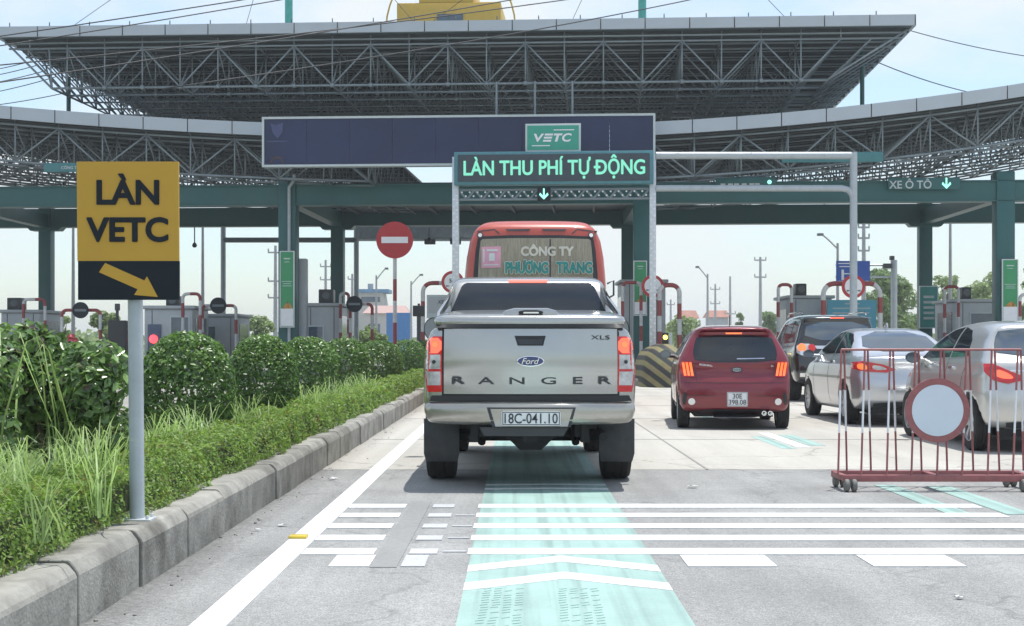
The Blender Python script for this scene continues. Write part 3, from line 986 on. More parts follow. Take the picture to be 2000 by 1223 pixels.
dp.build('drain_pipe', M['pole_grey'], fr)

# camera or lamp pendants under the beams
def pendant(px, y0, y1, d, label):
    s = s_of(px, d); x, Y = PL(s, d)
    t = thing('pendant_lamp', label, 'pendant', (x, Y, zz(y1, Y)), 0, 'pendants hanging under the toll beams')
    h = zz(y0, Y) - zz(y1, Y)
    mb = MB(); mb.tube((0, 0, .12), (0, 0, h), .025, 8); mb.build('rod', M['pipe_dark'], t)
    mb = MB(); mb.lathe([(.001, 0), (.07, .02), (.11, .1), (.06, .2), (.001, .22)], (0, 0, 0), 'z', 14); mb.build('lamp_head', M['dark_trim'], t)
pendant(380, 440, 484, DB, 'dark pendant under the rear beam right of the yellow sign')
pendant(1610, 375, 430, DB, 'pale pendant left of the tall grey pipe gantry post')
pendant(838, 445, 474, DB, 'dark pendant between the red disc sign and the dotted post')

# big navy panel
DPN = -3.1
pn = local_root('navy_billboard', 'wide dark navy panel with pale frame hung below the upper canopy', 'billboard')
s0, s1 = s_of(512, DPN), s_of(1280, DPN)
zb0, zt0 = 6.86, 8.46
mb = MB()
ns = 9
for i in range(ns):       # sheets butted side by side
    a, b = s0 + .06 + (s1 - s0 - .12) * i / ns, s0 + .06 + (s1 - s0 - .12) * (i + 1) / ns
    mb.bx(a + .004, b - .004, DPN + (.004 if i % 2 else 0), DPN + .3, zb0 + .06, zt0 - .06)
mb.build('panel_face', M['navy'], pn, smooth=False)
mb = MB()
mb.bx(s0, s1, DPN - .04, DPN + .32, zt0 - .07, zt0); mb.bx(s0, s1, DPN - .04, DPN + .32, zb0, zb0 + .07)
mb.bx(s0, s0 + .07, DPN - .04, DPN + .32, zb0 + .07, zt0 - .07); mb.bx(s1 - .07, s1, DPN - .04, DPN + .32, zb0 + .07, zt0 - .07)
mb.build('panel_frame', M['off_white'], pn, smooth=False)
mb = MB(); lx = s_of(540, DPN)
mb.prism([(lx - .2, 8.27), (lx - .05, 8.2), (lx + .22, 8.27), (lx + .2, 7.98), (lx + .05, 7.76), (lx - .12, 7.95)], DPN - .02, DPN)
mb.prism(rrect(lx - .3, lx + .34, 7.66, 7.70, .01, 1), DPN - .02, DPN)
mb.build('faded_emblem', M['navy_light'], pn, smooth=False)
mb = MB(); mb.path([(lx + .02 + .2 * math.cos(a), DPN - .01, 6.97 + .2 * math.sin(a)) for a in np.linspace(.1, 3.0, 12)], .02, 5)
mb.build('arc_print', mat('faded_orange_print', (.12, .06, .03)), pn)

# led gantry over the automatic lane ---------------------------------
GY = 44.3
gx0, gx1 = xx(889, GY), xx(1274, GY)
gt = thing('led_gantry', 'grey dotted steel gantry with lit green LED board over the automatic lane', 'gantry', ((gx0 + gx1) / 2, GY, 0), -0.07)
hw_ = (gx1 - gx0) / 2
for k in (-1, 1):
    mb = MB(); mb.bx(k * hw_ - .1, k * hw_ + .1, -.1, .1, 0, 7.0); mb.bx(k * hw_ - .25, k * hw_ + .25, -.25, .25, 0, .06)
    p = mb.build('post', M['galv'], gt, bevel=.015)
    mb = MB()
    z = .4
    i = 0
    while z < 5.75:
        for dx in (-.055, .055):
            mb.lathe([(.001, -.012), (.026, -.006), (.03, 0)], (k * hw_ + dx + (.0), -.1, z + (.11 if dx > 0 else 0)), 'y', 8)
        z += .22
    st = mb.build('perforation_dots', M['white'], p); st['kind'] = 'stuff'  # raised white dots added to stand for the bright perforations of the post
zl0, zl1 = zz(362, GY), zz(298, GY)
mb = MB(); mb.bx(-hw_ - .02, hw_ + .02, -.3, .12, zl0, zl1)
b_ = mb.build('led_housing', M['led_frame'], gt, bevel=.02)
mb = MB(); mb.bx(-hw_ + .1, hw_ - .1, -.325, -.29, zl0 + .09, zl1 - .09); f_ = mb.build('led_face', M['led_face'], gt, smooth=False)
text('lane_lettering', 'LÀN THU PHÍ TỰ ĐỘNG', M['led'], gt, (.02, -.335, (zl0 + zl1) / 2 + .02), h=.72, w=5.55, bold=.0, heavy=.019)
mb = MB()
for z in (5.68, 5.98):
    mb.tube((-hw_ + .1, 0, z), (hw_ - .1, 0, z), .04, 8)
n = 24
for i in range(n):
    a, b = -hw_ + .1 + (2 * hw_ - .2) * i / n, -hw_ + .1 + (2 * hw_ - .2) * (i + 1) / n
    mb.tube((a, 0, 5.68 if i % 2 else 5.98), (b, 0, 5.98 if i % 2 else 5.68), .035, 6)
mb.build('lattice_beam', M['steel'], gt)
mb = MB()
for i in range(2 * n):
    mb.lathe([(.001, -.012), (.028, -.006), (.032, 0)], (-hw_ + .2 + (2 * hw_ - .4) * i / (2 * n - 1), -.05, 5.78 if i % 2 else 5.9), 'y', 7)
st = mb.build('beam_dots', M['white'], gt); st['kind'] = 'stuff'  # the same added white dots, carried along the lattice beam
ax = xx(1063, GY) - (gx0 + gx1) / 2
mb = MB(); mb.bx(ax - .2, ax + .2, -.24, -.06, 5.6, 6.02); mb.build('arrow_box', M['black_sign'], gt, bevel=.01)
def down_arrow(mb, x, y, z, h):
    w = h * .42
    mb.bx(x - h * .07, x + h * .07, y - .02, y, z - h * .4, z + h * .5)
    for k in (-1, 1):
        mb.add([(x, y - .02, z - h * .5), (x + k * w, y - .02, z - h * .08), (x + k * w * .8, y - .02, z + h * .12), (x, y - .02, z - h * .26)], [(0, 1, 2, 3)])
mb = MB(); down_arrow(mb, ax, -.25, 5.81, .34); mb.build('lane_arrow', M['led_bright'], gt, smooth=False)

vs = thing('green_logo_sign', 'small green sign with slanted white lettering on top of the LED board', 'sign', (xx(1080, GY), GY - .12, zl1), -.07)
w2, hh = (xx(1134, GY) - xx(1026, GY)) / 2, zz(242, GY) - zz(297, GY)
mb = MB(); mb.bx(-w2, w2, -.04, .04, .0, hh); mb.build('sign_frame', M['off_white'], vs, bevel=.01)
mb = MB(); mb.bx(-w2 + .06, w2 - .06, -.052, -.035, .06, hh - .06); mb.build('sign_face', M['vetc_green'], vs, smooth=False)
# lettering: V, three bars for E, T, C
sl = .30
mb = MB()
def bar(x0, x1, z0, z1): mb.add([(x0 + sl * (z0 - .43), -.06, z0), (x1 + sl * (z0 - .43), -.06, z0), (x1 + sl * (z1 - .43), -.06, z1), (x0 + sl * (z1 - .43), -.06, z1)], [(0, 1, 2, 3)])
for z in (.31, .405, .50): bar(-.28, -.03, z, z + .06)
bar(.0, .26, .50, .56); bar(.09, .17, .31, .51)
bar(-.05, .58, .655, .685); bar(-.58, -.02, .175, .205)
mb.build('letter_bars', M['white'], vs, smooth=False)
text('letter_v', 'V', M['white'], vs, (-.43, -.06, .435), h=.25, w=.32, bold=.03, shear=.15)
text('letter_c', 'C', M['white'], vs, (.43, -.06, .435), h=.26, w=.3, bold=.03, shear=.2)

# pipe gantry to the right
pg = thing('pipe_gantry', 'pale grey pipe gantry reaching right from the dotted post to a tall post', 'gantry', (0, GY - .3, 0), 0)
Yp = GY - .3
px0, px1 = xx(1281, Yp), xx(1667, Yp)
zu, zlw = zz(304, Yp), zz(368, Yp)
mb = MB(); mb.tube((px1, 0, 0), (px1, 0, zu + .1), .115, 14); mb.tube((px1, 0, 0), (px1, 0, .05), .25, 14); mb.build('post', M['pole_grey'], pg)
mb = MB(); mb.tube((px0, 0, zu), (px1, 0, zu), .115, 14); mb.build('upper_arm', M['pole_grey'], pg)
mb = MB(); mb.path([(px0, 0, zlw), (px1 - .35, 0, zlw), (px1 - .15, 0, zlw - .05), (px1 - .04, 0, zlw - .2), (px1, 0, zlw - .4)], .1, 12); mb.build('lower_arm', M['pole_grey'], pg)

# boards on the structures
def board(name, px0, px1, py0, py1, d, m, label, lettering=None, tm=None, cat='sign', frame=None, th=.06, lh=.4, group=None):
    sa, sb = s_of(px0, d), s_of(px1, d)
    x, Y = PL((sa + sb) / 2, d)
    z0, z1 = zz(py1, Y), zz(py0, Y)
    t = thing(name, label, cat, (x, Y, z0), -TH, group)
    w = (sb - sa) / 2; h = z1 - z0
    mb = MB(); mb.bx(-w, w, 0, th, 0, h); mb.build('board', m, t, bevel=.01)
    if frame:
        mb = MB()
        e = .03
        mb.bx(-w - e, w + e, -.01, th + .01, h, h + e); mb.bx(-w - e, w + e, -.01, th + .01, -e, 0)
        mb.bx(-w - e, -w, -.01, th + .01, 0, h); mb.bx(w, w + e, -.01, th + .01, 0, h)
        mb.build('frame', frame, t, smooth=False)
    if lettering: text('lettering', lettering, tm, t, (0, -.012, h / 2), h=h * lh, bold=.012)
    return t, w, h
board('name_board', 85, 190, 318, 336, -2.2, M['teal_light'], 'narrow teal name board half hidden by the yellow sign', 'CÔNG TY', M['off_white'])
board('name_board', 1527, 1725, 297, 317, -2.2, M['teal_light'], 'narrow blank teal board hung above the right lanes')
lb, w_, h_ = board('lane_board', 1735, 1875, 347, 370, -.5, M['teal'], 'teal lane board with pale lettering and lit arrow at right', None)
text('lettering', 'XE Ô TÔ', M['off_white'], lb, (-.45, -.012, h_ / 2 + .0), h=.33, w=1.38, bold=.012)
mb = MB(); down_arrow(mb, .72, -.005, h_ / 2, .36); mb.build('lane_arrow', M['led_bright'], lb, smooth=False)
lb, w_, h_ = board('lane_board', 1398, 1515, 346, 366, -.5, M['teal'], 'teal lane board with a lit dot behind the pipe gantry', None)
mb = MB(); mb.disc((.78, -.02, h_ / 2), .07, .02, 16); mb.build('lane_lamp', M['led_bright'], lb)
mb = MB()
for x in (-.75, -.5, -.3, -.05, .2, .38): mb.bx(x - .08, x + .08, -.01, 0, .08, .13)
mb.build('faint_print', M['off_white'], lb, smooth=False)

def banner(px0, px1, py0, py1, d, label, split=.24):
    t, w, h = board('banner', px0, px1, py0, py1, d, M['banner_green'], label, None, frame=M['galv'], cat='banner', group='green banners on the toll columns')
    mb = MB(); mb.bx(-w + .01, w - .01, -.012, 0, .02, h * split); mb.build('white_panel', M['white'], t, smooth=False)
    mb = MB()
    mb.prism([(-w * .7, h * split), (w * .8, h * split), (w * .6, h * (split + .05)), (w * .1, h * (split + .09)), (-w * .5, h * (split + .03))], -.02, -.005)
    mb.build('printed_picture', mat('banner_picture', (.45, .22, .05), var=.8, scale=8), t, smooth=False)
    mb = MB()
    for k, (a, b, c) in enumerate(((.9, .5, .018), (.6, .8, .008), (.57, .6, .008), (.54, .7, .008), (.86, .4, .008))):
        mb.bx(-w * b, w * b, -.012, 0, h * a, h * (a + c))
    mb.build('printed_lines', M['off_white'], t, smooth=False)
banner(548, 573, 492, 638, -.55, 'tall green banner with white foot on the left teal column')
banner(1239, 1262, 511, 615, -.55, 'tall green banner beside the dotted gantry post and red ring sign')
banner(1959, 1987, 508, 628, -.55, 'tall green banner on the rightmost teal column')
t, w, h = board('notice_board', 1797, 1831, 560, 640, DB - .5, M['banner_teal'], 'pale teal notice board on the rear column beside the trees', None, cat='notice board', frame=M['galv'])
mb = MB()
for k in range(5): mb.bx(-w * .6, w * .6, -.012, 0, h * (.2 + .13 * k), h * (.26 + .13 * k))
mb.build('printed_lines', M['off_white'], t, smooth=False)

# booths -------------------------------------------------------------
def booth(px0, px1, py, Y, label, win=None, lift=.2, box=None, dark_band=False):
    x0, x1 = xx(px0, Y), xx(px1, Y)
    h = zz(py, Y)
    t = thing('toll_booth', label, 'toll booth', ((x0 + x1) / 2, Y, lift), 0, 'toll booths on the islands')
    w = (x1 - x0) / 2; h -= lift
    mb = MB(); mb.bx(-w, w, 0, 2.6, 0, h - .12); mb.build('wall', M['booth'], t, bevel=.03)
    for k in (-.34, .33):
        mb = MB(); mb.bx(w * k * 2 - .012, w * k * 2 + .012, -.006, 0, .05, h - .15); mb.build('panel_joint', M['joint'], t, smooth=False)
    mb = MB(); mb.bx(-w - .1, w + .1, -.1, 2.7, h - .118, h); mb.build('roof', M['booth'], t, bevel=.03)
    if win:
        a, b, c, d = win
        mb = MB(); mb.bx(a * w, b * w, -.03, .02, c * h, d * h); wf = mb.build('window_frame', M['off_white'], t, bevel=.01)
        mb = MB(); mb.bx(a * w + .06, b * w - .06, -.036, -.026, c * h + .06, d * h - .06); mb.build('pane', M['glass_blue'], wf, smooth=False)
    # side windows
    for k in (-1, 1):
        mb = MB(); mb.bx(k * w - .02, k * w + .02, .4, 2.2, h * .42, h * .82); mb.build('side_window', M['glass_blue'], t)
    if box:
        a, b, hh = box
        mb = MB(); mb.bx(a * w, b * w, .3, .9, h + .004, h + hh); u = mb.build('roof_unit', M['dark_trim'], t, bevel=.03)
        mb = MB(); mb.lathe([(.001, 0), (.12, 0), (.14, .02)], ((a + b) / 2 * w, .28, h + hh * .55), 'y', 16); mb.build('fan_grille', M['booth_dark'], u)
    return t, w, h
booth(2, 78, 605, 53, 'grey toll booth at the far left edge beside the rear column', (.1, .85, .45, .8), box=(-.85, -.1, .45))
t, w, h = booth(282, 376, 597, 50, 'grey toll booth with red light panel behind the sign pole', (.05, .9, .5, .85), box=(-.2, .35, .35))
mb = MB(); mb.bx(-w * .85, -w * .3, -.05, .0, h * .1, h * .72); pnl = mb.build('signal_panel', mat('signal_panel_blue', (.10, .13, .2)), t, bevel=.01)
mb = MB(); mb.disc((-w * .6, -.09, h * .5), .15, .04, 24); mb.build('red_lamp', M['red_lamp'], pnl)
booth(391, 463, 613, 54, 'low grey toll booth behind a black round sign', (-.8, -.1, .45, .8))
booth(596, 664, 592, 51, 'pale grey toll booth with window right of the left green banner', (-.9, .1, .12, .68), box=(-.3, .55, .5))
booth(1216, 1300, 546, 52, 'grey toll booth behind the dotted gantry post', (-.55, .8, .2, .8))
booth(1541, 1625, 577, 53, 'grey toll booth above the black SUV', (-.8, .75, .4, .75), box=(-.6, -.1, .45))
booth(1866, 1957, 584, 53, 'grey toll booth with dark window left of the rightmost banner', (-.4, .95, .52, .82), box=(-.6, -.2, .45))
mb = MB(); t = thing('equipment_cabinet', 'tall narrow grey cabinet right of the left green banner', 'cabinet', (xx(589, 49.5), 49.5, .2), 0)
mb.bx(-.155, .155, 0, .5, 0, zz(505, 49.5) - .2); mb.build('casing', M['booth'], t, bevel=.02)
mb = MB(); mb.bx(-.12, .12, -.012, 0, .3, 1.6); mb.build('door', M['pole_grey'], t, bevel=.004)

# striped hoop guards ------------------------------------------------
def striped_path(mb, pts, r, seg=.5):
    pts = [Vector(p) for p in pts]
    acc, mi, cur = 0, 0, [pts[0]]
    out = []
    for a, b in zip(pts[:-1], pts[1:]):
        L_ = (b - a).length
        done = 0
        while L_ - done > seg - acc + 1e-6:
            done += seg - acc
            p = a.lerp(b, done / L_)
            cur.append(p); out.append((mi, cur)); cur = [p]; mi = 1 - mi; acc = 0
        acc += L_ - done
        if (b - cur[-1]).length > 1e-4: cur.append(b)
    out.append((mi, cur))
    for mi, c in out:
        if len(c) > 1:
            mb.mi = mi; mb.path(c, r, 10)
def hoop(px0, px1, py, Y, label, r=.055, name='hoop_guard', corner=.16):
    x0, x1 = xx(px0, Y), xx(px1, Y)
    h = zz(py, Y)
    w = (x1 - x0) / 2
    t = thing(name, label, 'guard rail', ((x0 + x1) / 2, Y, .0), 0, 'red and white pipe guards on the toll islands')
    c = min(corner, w * .8)
    pts = [(-w, 0, .1), (-w, 0, h - c)] + [(-w + c - c * math.cos(a), 0, h - c + c * math.sin(a)) for a in np.linspace(.3, 1.57, 5)]
    pts += [(w - c + c * math.sin(a), 0, h - c + c * math.cos(a)) for a in np.linspace(0, 1.3, 5)] + [(w, 0, h - c), (w, 0, .1)]
    mb = MB(); striped_path(mb, pts, r)
    mb.build('pipe', [M['red_pipe'], M['white_pipe']], t)
    return t
hoop(46, 88, 585, 50, 'red and white pipe guard at the left edge before the teal column')
hoop(121, 196, 606, 47.5, 'wide red and white pipe guard just left of the yellow sign')
hoop(357, 391, 574, 49, 'narrow red and white pipe guard right of the yellow sign')
hoop(395, 461, 597, 50.5, 'red and white pipe guard under a black round sign')
hoop(665, 681, 573, 50.5, 'narrow red and white pipe guard beside the second green column')
hoop(684, 727, 594, 50, 'dark pipe guard with black round sign near the grey post')
hoop(826, 895, 553, 47, 'red and white pipe guard left of the silver pickup cab', r=.07, corner=.3)
hoop(1216, 1252, 552, 47, 'red and white pipe guard between the bus and the dotted post')
hoop(1288, 1327, 557, 46, 'red and white pipe guard left of the red hatchback roof', r=.075, corner=.3)
hoop(1520, 1546, 556, 48, 'narrow rusty pipe guard left of the booth behind the black SUV')
hoop(1608, 1719, 554, 46, 'wide red and white pipe guard behind the black SUV', r=.08, corner=.35)
hoop(1845, 1872, 560, 50, 'red and white pipe guard right of the pale teal notice')
hoop(1992, 2040, 575, 47, 'red and white pipe guard at the right edge of the picture')

def ring_sign(px, py, rpx, Y, label, body=None, back=False, bar_=None):
    r = rpx * Y / FOC
    t = thing('round_sign', label, 'road sign', (xx(px, Y), Y, zz(py, Y)), 0)
    if back:
        mb = MB(); mb.disc((0, 0, 0), r, .03, 36); mb.build('disc', M['black_sign'], t)
        mb = MB(); mb.bx(-r * .7, r * .7, -.02, 0, -.04, .04); mb.build('clamp', M['pipe_dark'], t)
        return t
    mb = MB(); mb.disc((0, 0, 0), r, .03, 44); mb.build('ring', M['red_sign'], t)
    mb = MB(); mb.disc((0, -.008, 0), r * .74, .02, 44); mb.build('disc_face', M['white'], t)
    if body: text('lettering', body, M['ink'], t, (0, -.014, r * .12), h=r * .36, bold=.02)
    mb = MB()
    for k in (-1, 1):
        mb.prism([(k * r * .58, -r * .28), (k * r * .58, -r * .42), (k * r * .2, -r * .35)], -.016, -.004)
    mb.build('width_arrows', M['ink'], t, smooth=False)
    return t
ring_sign(157, 606, 16, 47.3, 'round black sign back left of the yellow sign', back=True)
ring_sign(426, 597, 16, 50.3, 'round black sign back on a pipe guard right of the sign pole', back=True)
ring_sign(692, 594, 16, 49.8, 'round black sign back before the grey gantry post', back=True)
ring_sign(884, 551, 22, 46.7, 'red ringed width sign reading 5m beside the pickup cab', '5m')
ring_sign(1275, 559, 22, 46.6, 'red ringed round sign behind the dotted gantry post', '5m')
ring_sign(1667, 560, 23, 45.7, 'red ringed round sign behind the pale grey pipe post', '5m')

# no entry sign in the planted strip
ne_Y = 33.0
t = thing('no_entry_sign', 'red no entry disc with white bar on a striped pole', 'road sign', (xx(771, ne_Y), ne_Y, .23), 0)
zc = zz(469, ne_Y) - .23; r = 36 * ne_Y / FOC
mb = MB(); striped_path(mb, [(0, .04, zc + .1), (0, .04, 0)], .045, .5); mb.build('pole', [M['red_pipe'], M['white_pipe']], t)
mb = MB(); mb.disc((0, -.02, zc), r, .03, 48); mb.build('disc', M['red_sign'], t)
mb = MB(); mb.bx(-r * .72, r * .72, -.032, -.018, zc - r * .17, zc + r * .17); mb.build('white_bar', M['white'], t, smooth=False)

# the yellow lane sign ------------------------------------------------
sy = 7.5
t = thing('lane_sign', 'yellow and black lane sign with slanting arrow on a grey pole by the kerb', 'road sign', (xx(268, sy), sy, .278), 0)
def lz(py): return zz(py, sy) - .278
def lx_(px): return xx(px, sy) - xx(268, sy)
mb = MB(); mb.tube((0, .0, 0), (lx_(262), .0, lz(330)), .0385, 18)
mb.build('pole', M['pole_grey'], t)
mb = MB(); mb.bx(-.075, .085, -.07, .07, .0, .012)
for a in (-1, 1):
    for b in (-1, 1): mb.tube((.005 + a * .06, b * .05, .012), (.005 + a * .06, b * .05, .03), .009, 6)
mb.build('base_plate', M['galv'], t, bevel=.002)
x0, x1 = lx_(158), lx_(354.5)
zt, zm, zb = lz(318.5), lz(511), lz(586.5)
sh = .012
mb = MB(); mb.add([(x0, -.06, zm), (x1, -.06, zm), (x1 - .002, -.06, zt), (x0 - .004, -.06, zt), (x0, -.042, zm), (x1, -.042, zm), (x1 - .002, -.042, zt), (x0 - .004, -.042, zt)],
    [(0, 1, 2, 3), (5, 4, 7, 6), (4, 5, 1, 0), (3, 2, 6, 7), (4, 0, 3, 7), (1, 5, 6, 2)])
mb.build('yellow_panel', M['yellow'], t, smooth=False)
mb = MB(); mb.bx(x0 + .003, x1 + .002, -.06, -.042, zb, zm - .0005); mb.build('black_panel', M['black_sign'], t, smooth=False)
mb = MB()
for z in (zt - .12, zb + .12):
    mb.bx(x0 + .05, x1 - .05, -.041, -.03, z - .015, z + .015); mb.bx(-.05, .05, -.032, .01, z - .012, z + .012)
mb.build('clamp', M['galv'], t)
text('lettering', 'LÀN', M['black_sign'], t, (lx_(256), -.062, lz(372)), h=(401 - 343) * sy / FOC, w=119 * sy / FOC, bold=.012, heavy=.022, depth=.002)
text('lettering', 'VETC', M['black_sign'], t, (lx_(255), -.062, lz(450.5)), h=(474 - 428) * sy / FOC, w=156 * sy / FOC, bold=.012, heavy=.030, depth=.002)
mb = MB()
P = [(212, 515), (288, 549), (293, 541), (314, 581), (268, 577), (275, 566), (200, 533)]
mb.prism([(lx_(a), lz(b)) for a, b in P], -.063, -.058); mb.build('arrow', M['yellow'], t, smooth=False)
# ------------------------------------------------------------------ vehicle bodies: smooth solids from a side outline and width curves
def sd_poly(P, X, Y):
    P = np.array(P, float)
    d = np.full(X.shape, 1e9)
    inside = np.zeros(X.shape, bool)
    n = len(P)
    for i in range(n):
        a, b = P[i], P[(i + 1) % n]
        e = b - a
        wx, wy = X - a[0], Y - a[1]
        t = np.clip((wx * e[0] + wy * e[1]) / max(e @ e, 1e-12), 0, 1)
        dx, dy = wx - e[0] * t, wy - e[1] * t
        d = np.minimum(d, dx * dx + dy * dy)
        c = (a[1] <= Y) != (b[1] <= Y)
        if abs(e[1]) > 1e-12:
            inside ^= c & (X < a[0] + (Y - a[1]) / e[1] * e[0])
    d = np.sqrt(d)
    return np.where(inside, -d, d)

class Grid2:
    def __init__(s, P, h=0.012, pad=.35):
        P = np.array(P)
        s.o = P.min(0) - pad; s.h = h
        n = np.ceil((P.max(0) + pad - s.o) / h).astype(int) + 2
        X, Y = np.meshgrid(s.o[0] + np.arange(n[0]) * h, s.o[1] + np.arange(n[1]) * h, indexing='ij')
        s.F = sd_poly(P, X, Y)
    def __call__(s, x, y):
        u = np.clip((x - s.o[0]) / s.h, 0, s.F.shape[0] - 1.001); v = np.clip((y - s.o[1]) / s.h, 0, s.F.shape[1] - 1.001)
        i, j = u.astype(int), v.astype(int); a, b = u - i, v - j
        F = s.F
        return F[i, j] * (1 - a) * (1 - b) + F[i + 1, j] * a * (1 - b) + F[i, j + 1] * (1 - a) * b + F[i + 1, j + 1] * a * b

def make_solid(parts, wheels=(), kun=.04):
    """parts: dicts side, hw, plan, bow, k, it; wheels: (y, z, R, x_inner)"""
    G = [(Grid2(chaikin(p['side'], p.get('it', 2))), p) for p in parts]
    def f(x, y, z):
        ax = np.abs(x)
        r = None
        for g, p in G:
            hz, hv = zip(*p['hw'])
            W = max(hv)
            py, pv = zip(*p.get('plan', [(0, 0), (1, 0)]))
            b = p.get('bow', 0)
            yy = y - b * (ax / W) ** 2.4 * np.clip(1 - y / p.get('bowl', 1.0), 0, 1)
            a = g(yy, z)
            c = ax - (np.interp(z, hz, hv) + np.interp(y, py, pv))
            k = p.get('k', .06)
            m = .5 * (a + c + np.sqrt((a - c) ** 2 + k * k))
            if r is None: r = m
            else: r = .5 * (r + m - np.sqrt((r - m) ** 2 + kun * kun))
        for wy, wz, R, xi in wheels:
            dcy = np.sqrt((y - wy) ** 2 + (z - wz) ** 2) - R
            s_ = np.maximum(dcy, xi - ax)
            r = np.maximum(r, -s_)
        return r
    return f

def surface(f, lo, hi, h):
    ax = [np.arange(lo[i], hi[i] + h, h) for i in range(3)]
    X, Y, Z = np.meshgrid(*ax, indexing='ij')
    F = f(X, Y, Z)
    S = F < 0
    nx, ny, nz = F.shape
    cnt = np.zeros((nx - 1, ny - 1, nz - 1), int)
    cor = [(a, b, c) for a in (0, 1) for b in (0, 1) for c in (0, 1)]
    sl = lambda A, c: A[c[0]:nx - 1 + c[0], c[1]:ny - 1 + c[1], c[2]:nz - 1 + c[2]]
    for c in cor: cnt += sl(S, c)
    act = (cnt > 0) & (cnt < 8)
    idx = -np.ones(act.shape, int)
    idx[act] = np.arange(act.sum())
    acc = np.zeros((act.sum(), 3)); num = np.zeros(act.sum())
    for a in cor:
        for d in range(3):
            if a[d]: continue
            b = list(a); b[d] = 1
            fa, fb = sl(F, a)[act], sl(F, b)[act]
            m = (fa < 0) != (fb < 0)
            t = np.where(m, fa / np.where(m, fa - fb, 1), 0)
            p = np.tile(np.array(a, float), (len(fa), 1)); p[:, d] += t
            acc[m] += p[m]; num[m] += 1
    V = acc / num[:, None] + np.argwhere(act)
    V = V * h + np.array(lo)
    faces = []
    for d in range(3):
        e, g = [(1, 2), (2, 0), (0, 1)][d]
        A = np.take(S, range(0, S.shape[d] - 1), d); B = np.take(S, range(1, S.shape[d]), d)
        ii = np.argwhere(A != B)
        ii = ii[(ii[:, e] > 0) & (ii[:, g] > 0) & (ii[:, e] < S.shape[e] - 1) & (ii[:, g] < S.shape[g] - 1)]
        sgn = A[tuple(ii.T)]
        q = []
        for de, dg in ((1, 1), (0, 1), (0, 0), (1, 0)):
            j = ii.copy(); j[:, e] -= de; j[:, g] -= dg
            q.append(idx[tuple(j.T)])
        Q = np.stack(q, 1)
        Q[~sgn] = Q[~sgn][:, ::-1]
        faces.append(Q)
    Q = np.concatenate(faces)
    for _ in range(3):
        e = .003
        v = f(V[:, 0], V[:, 1], V[:, 2])
        g = np.stack([(f(V[:, 0] + (e if d == 0 else 0), V[:, 1] + (e if d == 1 else 0), V[:, 2] + (e if d == 2 else 0)) -
                       f(V[:, 0] - (e if d == 0 else 0), V[:, 1] - (e if d == 1 else 0), V[:, 2] - (e if d == 2 else 0))) / (2 * e) for d in range(3)], 1)
        g2 = (g * g).sum(1)
        stp = np.clip(v / np.maximum(g2, .05), -h * .5, h * .5)
        V = V - g * stp[:, None] * .9
    return V, Q

